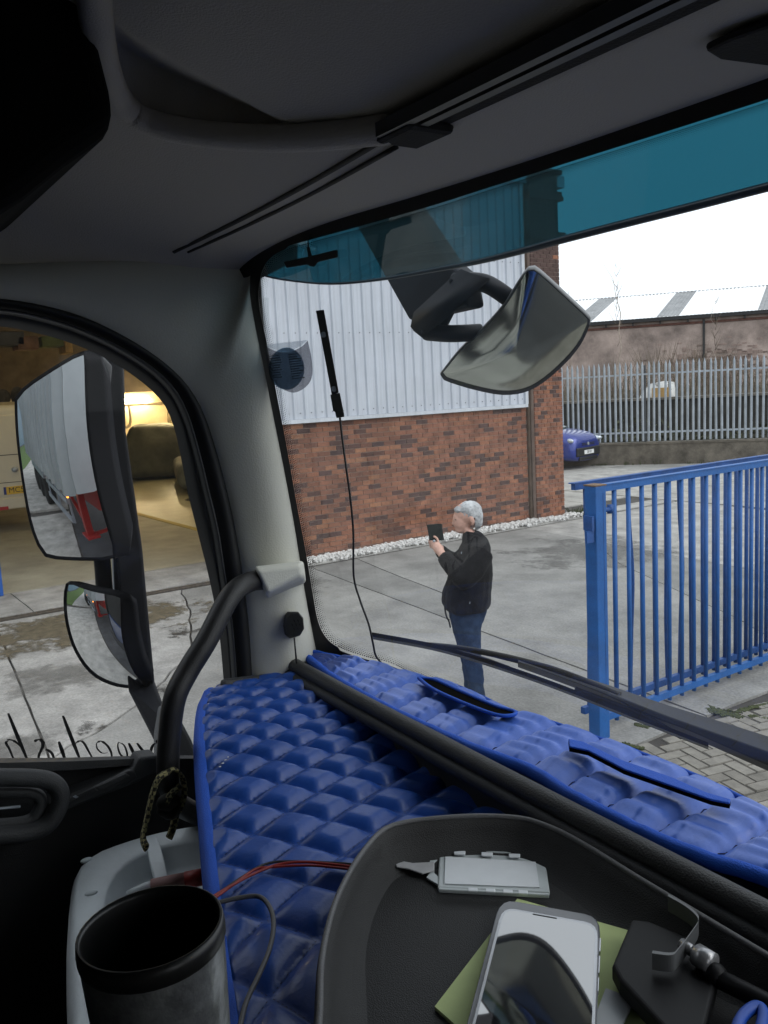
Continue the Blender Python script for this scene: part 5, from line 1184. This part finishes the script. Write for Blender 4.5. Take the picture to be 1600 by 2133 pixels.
# ledge mat in front of the windscreen
up_ = resample(smooth_path([onz(x, y, 1.962) for x, y in ((634, 1353), (700, 1366), (780, 1384), (870, 1408), (960, 1432), (1060, 1478), (1110, 1492), (1160, 1508), (1300, 1556), (1450, 1615), (1600, 1690), (1760, 1775))] + [W(.2, 1.0, 1.962), W(-.2, .985, 1.962), W(-.58, .93, 1.962)], 6), 400)
lo_ = resample(smooth_path([onz(x, y, 1.962) for x, y in ((634, 1357), (670, 1386), (720, 1420), (830, 1478), (990, 1550), (1100, 1590), (1200, 1650), (1330, 1715), (1450, 1765), (1600, 1812), (1760, 1880))] + [W(.2, .84, 1.962), W(-.2, .84, 1.962), W(-.58, .84, 1.962)], 6), 400)
lm = thing('ledge_mat', W(1.0, .9, 1.95), 'long blue padded strip laid along the windscreen ledge', 'mat')
uref = .0
def ledge(s, t):
    i = min(int(round(s * 399)), 399); P = lo_[i].lerp(up_[i], t); u, v = -P.x, P.y
    p = (u + (v - .9) * .18) / .078; h = 1 - (1 - min(1, min(p % 1, 1 - p % 1) / .3)) ** 2.2
    ti = .5 + .5 * math.cos(2 * math.pi * t)
    wrk = .0024 * (math.sin(2 * math.pi * (5.2 * t + .25 * (p % 1) + .7 * mnoise.noise(Vector((math.floor(p) * 3.7, t * 2, 0)))))) * (h ** .8) * min(1, t * 6) * min(1, (1 - t) * 6)
    edge_ = min(1, t * 7, (1 - t) * 9) ** .5 if 0 < t < 1 else 0
    return Vector((P.x, P.y, 1.946 + (.002 + .017 * h) * edge_ * min(1, s * 14) + wrk + .012 * t))
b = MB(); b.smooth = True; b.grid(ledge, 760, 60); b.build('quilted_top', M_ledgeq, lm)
for nm, e_, sg in (('binding', lo_, -1), ('binding', up_, 1)):
    b = MB(); b.smooth = True; pp = [p + Vector((0, sg * -.002, -.011 + .0015 * mnoise.noise(p * 60))) for p in e_[::2]]
    if sg > 0: pp = [p + Vector((0, 0, .010)) for p in pp]
    b.tube(pp, .0085 if sg < 0 else .0045, 8, flat=1.2); b.build(nm, M_bind, lm)
b = MB(); b.smooth = True
for k in range(-6, 24):
    pts = []
    for j in range(2, 29):
        t = j / 30; best = min(range(0, 400, 1), key=lambda i: abs(((-lo_[i].lerp(up_[i], t).x) + (lo_[i].lerp(up_[i], t).y - .9) * .18) / .078 - k)); pts.append(ledge(best / 399, t) + Vector((0, 0, .0006)))
    if len(pts) > 3 and .0 < -pts[0].x < 1.55: b.tube(pts, .0009, 5)
b.build('seams', M_thr, lm, kind='stuff')
# slot and flap in it, the dark inside and under them painted black
def ring_band(pts, z, r, name, m, par):
    b = MB(); b.smooth = True; b.tube(smooth_path([onz(x, y, z) for x, y in pts + [pts[0]]], 5), r, 8); return b.build(name, m, par)
sl_ = [(872, 1412), (905, 1416), (960, 1440), (1030, 1470), (1072, 1482), (1066, 1490), (1030, 1488), (960, 1462), (900, 1434)]
b = MB(); b.prism([onz(x, y, 1.982) for x, y in sl_], Vector((0, 0, -.004))); b.build('vent_slot', mat('slot and shadow black', (.004, .004, .004), .9, spec=.02), lm)
ring_band(sl_, 1.983, .0032, 'slot_binding', M_bind, lm)
fl = [(1184, 1538), (1215, 1544), (1262, 1567), (1300, 1584), (1400, 1618), (1470, 1649), (1522, 1664), (1520, 1672), (1480, 1664), (1400, 1636), (1300, 1601), (1225, 1562), (1186, 1554)]
b = MB(); b.prism([onz(x, y, 1.992) for x, y in fl], Vector((0, 0, -.003))); b.build('flap', M_bind, lm, bevel=.003)
b = MB(); b.prism([onz(x, y + 6, 1.986) for x, y in fl], Vector((0, 0, -.004))); b.build('flap_shadow', MATS['slot and shadow black'], lm)  # black strip painted in as the shadow under the flap

# ------------------------------------------------------------------ tray and what lies in it
M_tray = mat('tray black', (0.019, 0.019, 0.0195), .5, spec=.35, bump=.3, bscale=700, var=.12, vscale=20)
M_trim2 = mat('tray rim grey', (0.11, 0.11, 0.115), .5, bump=.2, bscale=500)
ZT, ZF = 1.932, 1.886
to = [(640, 2330), (662, 2133), (668, 2000), (690, 1900), (720, 1830), (758, 1770), (800, 1727), (850, 1711), (920, 1703), (1000, 1699), (1080, 1703), (1130, 1716), (1200, 1748), (1330, 1828), (1455, 1903), (1600, 1990), (1760, 2085), (1900, 2500)]
tp = resample(smooth_path([onz(x, y, ZT) for x, y in to], 6), 120); tcn = W(.62, .48, 0)
def inn(p, d, z):
    q = Vector((p.x, p.y, 0)); k = (Vector((tcn.x, tcn.y, 0)) - q).normalized() * d; return Vector((p.x + k.x, p.y + k.y, z))
tray = thing('dash_tray', W(.62, .5, ZF), 'black moulded plastic tray on top of the dashboard', 'tray')
b = MB(); b.smooth = True
b.loft([[inn(p, -.012, ZF - .03) for p in tp], [inn(p, -.004, ZT - .006) for p in tp], [inn(p, 0, ZT) for p in tp], [inn(p, .005, ZT - .002) for p in tp], [inn(p, .012, ZT - .014) for p in tp], [inn(p, .03, ZF + .006) for p in tp], [inn(p, .045, ZF) for p in tp]], closed=False, cap=False); b.smooth = False; o_ = len(b.v); b.add([inn(p, .045, ZF) for p in tp], [tuple(range(len(tp)))]); b.build('shell', M_tray, tray)
b = MB(); b.smooth = True; b.tube([inn(p, 0.001, ZT) for p in tp], .0035, 8); b.build('rim', M_trim2, tray)
def flat(b, pts, z, h): b.prism([onz(x, y, z) for x, y in pts], Vector((0, 0, h)))
M_clear = mat('frosted card holder', (.5, .54, .55), .35, var=.08, vscale=40)
M_wcard = mat('white card', (.72, .75, .78), .5, var=.04, vscale=30)
ch = thing('card_holder', onz(1030, 1820, ZF), 'frosted plastic card holder with white card and clip strap', 'card holder')
b = MB(); flat(b, [(916, 1772), (1134, 1784), (1146, 1868), (912, 1858)], ZF + .0005, .006); b.build('case', M_clear, ch, bevel=.002)
b = MB(); flat(b, [(928, 1786), (1116, 1797), (1124, 1850), (926, 1842)], ZF + .0068, .0012); b.build('card', M_wcard, ch)
b = MB()
for a, c in (((922, 1770), (1134, 1782)), ((914, 1854), (1144, 1866))):
    b.bar(onz(*a, ZF + .008), onz(*c, ZF + .008), .0042, .005)
b.build('edge_rail', M_clear, ch, bevel=.001)
b = MB()
for x, y in ((958, 1774), (1015, 1777), (1072, 1780)): flat(b, [(x - 12, y + 1), (x + 12, y + 2), (x + 11, y + 9), (x - 12, y + 8)], ZF + .0085, .0025)
for x in (985, 1022, 1058, 1090): flat(b, [(x - 10, 1852 + (x - 985) * .05), (x + 10, 1853 + (x - 985) * .05), (x + 10, 1860 + (x - 985) * .05), (x - 10, 1859 + (x - 985) * .05)], ZF + .0085, .0025)
b.build('catch', M_wcard, ch, bevel=.0008)
b = MB(); flat(b, [(893, 1788), (915, 1778), (915, 1794), (905, 1800), (905, 1822), (915, 1832), (914, 1848), (888, 1832), (896, 1822), (896, 1800)], ZF + .002, .003); b.build('eyelet', M_clear, ch, bevel=.0008)
b = MB(); flat(b, [(824, 1800), (832, 1795), (860, 1800), (905, 1798), (905, 1816), (880, 1822), (850, 1812), (826, 1808)], ZF + .006, .002); b.build('strap', mat('grey strap', (.42, .42, .43), .5, var=.1, vscale=60), ch, bevel=.0008)
M_note = mat('pale green paper', (0.52, 0.61, 0.28), .8, var=.05, vscale=30)
b = MB(); flat(b, [(1078, 1878), (1480, 1994), (1260, 2420), (906, 2104)], ZF + .0006, .004); np_ = tag(b.build('note_pad', M_note), 'yellow green note pad lying under the phone in the tray', 'note pad')
# phone lying on the pad
M_body = mat('phone edge silver', (.45, .46, .48), .25, metal=.8)
M_scr = mat('phone screen', (.012, .013, .016), .02, spec=1.0); M_scr.node_tree.nodes['Principled BSDF'].inputs['IOR'].default_value = 2.4
M_ccase = mat('clear phone case', (.13, .135, .15), .15)
pho = thing('phone', onz(1120, 2030, ZF), 'smartphone in clear case lying on the green note pad, screen mirroring the sky', 'phone')
def rrect(c, r=14, n=4):
    out = []; m = len(c)
    for i in range(m):
        p = Vector((*c[i], 0)); a = (Vector((*c[i - 1], 0)) - p).normalized(); d = (Vector((*c[(i + 1) % m], 0)) - p).normalized()
        for k in range(n + 1):
            t = k / n; q = p + a * r * (1 - t) ** 2 + d * r * t ** 2; out.append((q.x, q.y))
    return out
pc_ = [(1042, 1886), (1252, 1924), (1238, 2290), (936, 2290)]
zP = ZF + .0055
PN = Vector((-math.sin(R(4)) * .7, math.sin(R(4)) * .7, math.cos(R(4)))).normalized(); PO = onz(1150, 1900, zP)
def onf(x, y, h=0.0): return onp(x, y, PO + PN * h, PN)
b = MB(); b.prism([onf(x, y) for x, y in rrect(pc_, 34)], PN * .009); b.build('case', M_ccase, pho, bevel=.002, seg=3)
pi_ = [(1046, 1890), (1247, 1926), (1233, 2290), (944, 2290)]
b = MB(); b.prism([onf(x, y, .009) for x, y in rrect(pi_, 28)], PN * .0009); b.build('bezel', M_body, pho, bevel=.0004)
ps_ = [(1051, 1894), (1241, 1929), (1227, 2285), (952, 2285)]
b = MB(); b.prism([onf(x, y, .0099) for x, y in rrect(ps_, 24)], PN * .0005); b.build('screen', M_scr, pho)
b = MB(); b.bar(onf(1110, 1904, .0106), onf(1160, 1913, .0106), .0014, .0004); b.build('earpiece', M_ink, pho)
for y0, y1 in ((1958, 1985), (1995, 2030), (2040, 2068)):
    b = MB(); b.bar(onf(1252 - (y0 - 1924) * .05, y0, .006), onf(1252 - (y1 - 1924) * .05, y1, .006), .002, .004); b.build('button', M_body, pho)
# phone mount clamp
M_mnt = mat('mount black', (.008, .008, .009), .5, spec=.2); M_mntg = mat('mount grey', (.11, .115, .12), .4)
mt = thing('phone_mount', onz(1400, 2020, ZF), 'black clamp type phone mount with ball joint fixed in the tray', 'phone mount')
b = MB(); flat(b, [(1316, 1948), (1352, 1952), (1440, 1990), (1500, 2050), (1470, 2180), (1400, 2200), (1292, 2078), (1276, 2046)], ZF + .012, .02); b.build('clamp_body', M_mnt, mt, bevel=.004, seg=3)
b = MB(); pth = smooth_path([onz(x, y, 1.94) for x, y in ((1393, 1862), (1425, 1880), (1448, 1898), (1456, 1912), (1446, 1932), (1415, 1972), (1400, 1984), (1360, 1980))], 6); b.loft([[p + Vector((0, 0, .0)) for p in pth], [p + Vector((0, 0, -.018)) for p in pth], [p + Vector((.002, -.004, -.018)) for p in pth], [p + Vector((.002, -.004, 0)) for p in pth]], closed=False, cap=False)
b.loft([[p + Vector((0.002, -.004, 0)) for p in pth], [p + Vector((0, 0, .0)) for p in pth]], closed=False, cap=False); b.build('clamp_arm', M_mntg, mt)
b = MB(); b.smooth = True; b.tube([onz(1420, 1966, 1.93), onz(1440, 1980, 1.93), onz(1442, 1981, 1.93)], [.006, .006, .004], 10); b.tube([onz(1438, 1980, 1.93), onz(1452, 1990, 1.93)], .0035, 8); b.tube([onz(1452, 1988, 1.93), onz(1484, 2008, 1.93)], .011, 14); b.build('knob', mat('steel knob', (.35, .35, .36), .3, metal=.6), mt)
b = MB(); b.smooth = True; b.tube([onz(1490, 2035, 1.92), onz(1600, 2090, 1.915), onz(1680, 2130, 1.91)], .009, 10); b.ball(onz(1490, 2032, 1.92), .012, .012, .012); b.build('mount_stem', M_mnt, mt)
b = MB(); flat(b, [(1262, 2064), (1290, 2074), (1316, 2100), (1270, 2200), (1225, 2160)], ZF + .006, .003); tag(b.build('grey_card', mat('pale grey card', (.4, .42, .44), .5)), 'pale grey card edge under the phone mount', 'card')
b = MB(); b.smooth = True; b.tube(smooth_path([onz(x, y, 1.925) for x, y in ((1530, 2160), (1545, 2120), (1572, 2098), (1588, 2104), (1590, 2125), (1580, 2160))], 6), .0055, 8); tag(b.build('lanyard', mat('cord blue', (.01, .07, .4), .5)), 'short loop of blue cord at the corner of the tray', 'cord')

# ------------------------------------------------------------------ jerry can, mug, strap, wires
M_can = mat('white can plastic', (.74, .80, .83), .45, var=.05, vscale=8, bump=.1, bscale=60)
ZC = 1.71
can = thing('jerry_can', onz(300, 1950, ZC - .4), 'white plastic water can standing beside the dashboard', 'can')
oc = [(142, 1960), (146, 1880), (158, 1815), (195, 1778), (260, 1752), (340, 1730), (430, 1716), (540, 1712), (700, 1790), (700, 2300), (160, 2330), (146, 2133)]
ic = [(212, 1960), (216, 1870), (236, 1822), (272, 1790), (330, 1764), (400, 1750), (470, 1744), (560, 1752), (640, 1820), (640, 2200), (232, 2220), (214, 2080)]
po = resample(smooth_path([onz(x, y, ZC) for x, y in oc + [oc[0]]], 5), 73)[:-1]; pi2 = resample(smooth_path([onz(x, y, ZC) for x, y in ic + [ic[0]]], 5), 73)[:-1]
def lw(p, dz, k=0, c=None): q = p.copy(); q.z += dz; return q if not k else q + (Vector((sum(v.x for v in po) / 72, sum(v.y for v in po) / 72, 0)) - Vector((q.x, q.y, 0))).normalized() * k
b = MB(); b.smooth = True
b.loft([[lw(p, -.40) for p in po], [lw(p, -.03, -.006) for p in po], [lw(p, -.012, -.003) for p in po], [lw(p, 0, .006) for p in po], [lw(p, .004, .016) for p in po], [lw(p, .002) for p in pi2], [lw(p, -.004, .006) for p in pi2], [lw(p, -.035, .02) for p in pi2], [lw(p, -.042, .05) for p in pi2], [lw(p, -.042, .14) for p in pi2]], cap=True); b.build('body', M_can, can)
b = MB(); b.loft([[onz(x, y, z) + Vector((0, 0, d)) for x, y, d in ((x0, y, 0), (x1, y, 0), (x1, y, -.016), (x0, y, -.016))] for x0, x1, y, z in ((300, 326, 1742, ZC + .004), (305, 334, 1760, ZC + .014), (312, 344, 1795, ZC + .016), (322, 352, 1830, ZC + .01), (328, 358, 1860, ZC - .01))]); b.build('handle', M_can, can, bevel=.003, seg=3)
b = MB(); b.smooth = True
for x, y in ((190, 1860), (180, 1792)): b.ball(onz(x, y, ZC + .004), .007, .011, .004, 10, 6)
b.build('moulded_pip', M_can, can)
b = MB(); b.smooth = True; b.tube([onz(268, 1868, ZC + .0), onz(300, 1853, ZC + .01), onz(322, 1846, ZC + .01)], .010, 10); b.build('spout', M_can, can)
tb_ = thing('spout_hose', onz(320, 1845, ZC), 'pink and red hose end lying on the white can', 'hose')
b = MB(); b.smooth = True; b.tube([onz(316, 1848, ZC + .014), onz(388, 1833, ZC + .018)], .0125, 12); b.build('pink_sleeve', mat('faded pink', (.42, .24, .23), .6), tb_)
b = MB(); b.smooth = True; b.tube([onz(386, 1834, ZC + .018), onz(424, 1826, ZC + .02)], .0135, 12); b.build('red_collar', mat('red collar', (.3, .03, .025), .5), tb_)
# mug
mc = atd(314, 1932, .60); mr_ = .0445
mug = thing('travel_mug', mc + Vector((0, 0, -.17)), 'steel travel mug with black rim in front of the white can', 'mug')
ax_ = (Vector((0, 0, 1)) + (ROT @ Vector((-.03, 0, 0)))).normalized()
M_steel = mat('mottled steel', (.34, .35, .36), .32, metal=.75, var=.4, vscale=35, bump=.2, bscale=50)  # steel with a mottled base tone
b = MB(); b.smooth = True; b.lathe(mc, [(mr_ * .86, -.2), (mr_ * .88, -.1), (mr_ * .945, -.04), (mr_ * .975, -.011)], 40, ax_); b.build('body', M_steel, mug)
b = MB(); b.smooth = True; b.lathe(mc, [(mr_ * .975, -.012), (mr_ * .998, -.010), (mr_ * 1.0, -.004), (mr_ * .985, .001), (mr_ * .95, .0015), (mr_ * .925, -.002), (mr_ * .915, -.012), (mr_ * .89, -.05), (mr_ * .8, -.14), (.001, -.15)], 40, ax_); b.build('rim', mat('mug black', (.012, .012, .012), .35), mug)
# rope strap
M_rope = bpy.data.materials.new('checked webbing'); M_rope.use_nodes = True
n_ = M_rope.node_tree.nodes; ck = n_.new('ShaderNodeTexChecker'); ck.inputs['Scale'].default_value = 150; ck.inputs[1].default_value = (.30, .27, .13, 1); ck.inputs[2].default_value = (.03, .028, .02, 1)
gp_ = n_.new('ShaderNodeNewGeometry'); M_rope.node_tree.links.new(gp_.outputs['Position'], ck.inputs[0]); M_rope.node_tree.links.new(ck.outputs[0], n_['Principled BSDF'].inputs['Base Color']); n_['Principled BSDF'].inputs['Roughness'].default_value = .9
rs_ = thing('rope_strap', onu(345, 1680, 1.38), 'yellow and black checked strap knotted round the grab handle and can', 'strap')
for pts, w_ in ((((350, 1608, 1.36), (330, 1622, 1.36), (316, 1660, 1.365), (306, 1705, 1.37), (298, 1745, 1.36), (305, 1766, 1.34)), .0085), (((345, 1612, 1.36), (362, 1602, 1.36), (380, 1620, 1.365), (384, 1655, 1.37), (372, 1690, 1.37)), .007), (((376, 1636, 1.355), (356, 1655, 1.35), (345, 1675, 1.35)), .0075), (((366, 1690, 1.37), (362, 1720, 1.37), (352, 1746, 1.36)), .007)):
    b = MB(); b.smooth = True; b.tube(smooth_path([onu(*p) for p in pts], 5), w_, 8, flat=.5); b.build('webbing', M_rope, rs_)
b = MB(); b.smooth = True
for x, y, r in ((348, 1672, .018), (356, 1690, .017), (343, 1688, .013), (360, 1668, .013)): b.ball(onu(x, y, 1.36), r, r, r * .8, 10, 8)
b.build('knot', mat('dark knot', (.02, .019, .017), .9), rs_)
# wires
def wire(name, pts, z, r, m, lab, cat='wire', grp=None):
    b = MB(); b.smooth = True; b.tube(smooth_path([onz(p[0], p[1], z + (p[2] if len(p) > 2 else 0)) for p in pts], 8), r, 8); return tag(b.build(name, m), lab, cat, grp)
M_rw = mat('red wire', (.26, .022, .018), .45); M_bw = mat('black wire', (.014, .014, .015), .5); M_gw = mat('grey cable', (.07, .07, .075), .5)
GW = 'twin wires across the quilted mat'
wire('red_wire', [(436, 1872), (480, 1846), (525, 1822), (580, 1801), (640, 1796), (740, 1806)], 1.885, .0019, M_rw, 'upper red wire crossing the quilted mat towards the tray', grp=GW)
wire('red_wire', [(440, 1876), (490, 1840), (530, 1812), (570, 1806), (650, 1803), (740, 1812)], 1.884, .0018, M_rw, 'lower red wire twisted round its twin on the quilted mat', grp=GW)
wire('black_wire', [(438, 1874), (500, 1830), (560, 1798), (640, 1795), (735, 1800)], 1.884, .0017, M_bw, 'thin black wire running with the two red wires on the mat')
wire('grey_cable', [(440, 1884), (500, 1870), (540, 1868), (562, 1890), (570, 1925), (562, 1975), (540, 2030), (512, 2090), (496, 2160)], 1.888, .003, M_gw, 'dark grey cable looping down over the mat beside the mug', 'cable')
wire('red_wire', [(1300, 1808), (1380, 1822), (1440, 1828), (1520, 1836), (1650, 1842)], 1.90, .0016, M_rw, 'red wire behind the tray running to the right edge')
wire('red_wire', [(1310, 1816), (1400, 1826), (1480, 1838), (1560, 1848), (1650, 1868)], 1.90, .0016, M_rw, 'second red wire behind the tray, sagging lower at the right edge')
wire('thin_cable', [(1370, 1820), (1420, 1812), (1470, 1832), (1540, 1880), (1600, 1945), (1650, 2010)], 1.905, .0012, M_gw, 'thin grey cable arching over the wires behind the tray', 'cable')
# things stuck on the glass and the pillar
def gp2(x, y, o=-.01): return onw(x, y, o)
stk = thing('stick_aerial', gp2(690, 760), 'black stick aerial bolted upright on the windscreen with its lead', 'aerial')
def wslab(b, pts, o, th):
    A = [onw(x, y, o) for x, y in pts]; B = [onw(x, y, o - th) for x, y in pts]; n = len(pts)
    b.add(A + B, [tuple(range(n)), tuple(range(n, 2 * n))[::-1]] + [(i, (i + 1) % n, n + (i + 1) % n, n + i) for i in range(n)])
b = MB(); wslab(b, [(658, 647), (675, 645), (706, 818), (691, 822)], -.006, .006); b.build('stick', M_blk, stk, bevel=.0015)
b = MB(); wslab(b, [(688, 822), (708, 818), (718, 868), (701, 871), (698, 858), (694, 856)], -.006, .01); b.build('end_block', M_blk, stk, bevel=.001)
for x, y in ((674, 697), (695.5, 810)):
    b = MB(); b.smooth = True; p = gp2(x, y, -.013); b.disc(p, .0052, (C0 - p).normalized(), .003, 14); b.build('bolt', M_galv, stk, bevel=.0006)
b = MB(); b.smooth = True; b.tube(smooth_path([onw(x, y, o) for x, y, o in ((708, 869, -.012), (714, 920, -.02), (722, 980, -.03), (730, 1040, -.03), (736, 1110, -.03), (737, 1200, -.03), (750, 1250, -.03), (768, 1300, -.03), (777, 1340, -.028), (784, 1368, -.025), (806, 1391, -.015), (820, 1400, -.03))], 8), .0021, 8); b.build('lead', M_bw, stk)
ta = thing('tee_aerial', gp2(645, 540), 'small black tee shaped aerial stuck behind the tinted visor', 'aerial')
b = MB(); wslab(b, [(591, 545), (640, 535), (700, 520), (704, 522), (704, 536), (662, 546), (655, 556), (647, 555), (640, 551), (597, 558)], -.006, .006); b.build('bar', M_blk, ta, bevel=.001)
b = MB(); wslab(b, [(639, 515), (645, 515), (651, 536), (642, 538)], -.006, .005); wslab(b, [(640, 488), (642, 488), (644, 516), (641, 516)], -.005, .003); b.build('stem', M_blk, ta)
# permit pouch
pch = thing('permit_pouch', gp2(602, 765), 'clear half moon pouch with a printed disc on the windscreen', 'pouch')
G_p = glass('pouch plastic', (.60, .60, .63), .3, rough=.1, dirt=.12)
po_ = smooth_path([(x, y, 0) for x, y in ((552, 718), (556, 750), (562, 778), (574, 798), (592, 812), (612, 818), (632, 810), (646, 795), (651, 775), (649, 745), (641, 709))], 4)
b = MB(); tops = smooth_path([(641, 709, 0), (628, 722, 0), (606, 732, 0), (584, 733, 0), (562, 726, 0), (552, 718, 0)], 3)
pl_ = [(p.x, p.y) for p in po_] + [(p.x, p.y) for p in tops[1:-1]]
wslab(b, pl_, -.006, .0012); b.build('pocket', G_p, pch)
b = MB(); wslab(b, [(552, 718), (560, 724), (584, 732), (606, 731), (628, 720), (641, 708)], -.0058, .0006); b.build('back_sheet', glass('clear film', (.9, .92, .94), .4), pch)
M_disc = glass('blue grey printed disc', (.30, .39, .47), .1, dirt=.12)
b = MB(); wslab(b, [(597 + 37 * math.cos(a), 768 + 44 * math.sin(a)) for a in [2 * math.pi * k / 36 for k in range(36)]], -.009, .0005); b.build('disc', M_disc, pch)
b = MB(); rr = random.Random(4)
for col, (x0, w_) in enumerate(((561, 24), (600, 27))):
    for k in range(11 if col else 10):
        y = 741 + k * 5.1 + (-3 if col else 0); x = x0 + k * .9; e = x + w_ * rr.uniform(.6, 1)
        while x < e:
            l_ = rr.uniform(1.5, 4); wslab(b, [(x, y - .12 * (x - x0)), (x + l_, y - .12 * (x + l_ - x0)), (x + l_, y + 2.2 - .12 * (x + l_ - x0)), (x, y + 2.2 - .12 * (x - x0))], -.0098, .0002); x += l_ + .9
b.build('print_lines', M_ink, pch, kind='stuff')
# tweeter on the pillar
def pilpt(x, y, o=0): return onv(x, y, .80 - o)
tw_ = thing('pillar_speaker', pilpt(612, 1303), 'small round black speaker on the pillar with its lead hanging down', 'speaker')
oct_ = [(592, 1282), (600, 1274), (622, 1274), (632, 1286), (634, 1310), (626, 1324), (606, 1330), (592, 1322), (588, 1304)]
tc_ = Vector((612, 1303, 0))
b = MB(); b.loft([[pilpt(x, y, o + .0) for x, y in [(tc_.x + (x - tc_.x) * k + dx, tc_.y + (y - tc_.y) * k) for x, y in oct_]] for k, o, dx in ((1.0, -.02, -3), (1.0, .01, -1), (.94, .02, 1), (.8, .024, 3))]); b.build('shell', M_blk, tw_, bevel=.0012)
b = MB()
for a in range(6): b.disc(pilpt(616 + 8 * math.cos(a * 1.047), 1302 + 10 * math.sin(a * 1.047), .0245), .0028, (0, -1, 0), .0008, 10)
b.disc(pilpt(616, 1302, .0245), .0032, (0, -1, 0), .0008, 10); b.build('sound_hole', M_frit, tw_)
b = MB(); b.smooth = True; b.tube(smooth_path([pilpt(613, 1328, .01), pilpt(615, 1350, .012), pilpt(617, 1372, .01), pilpt(618, 1395, .0)]), .0018, 8); b.build('lead', M_bw, tw_)
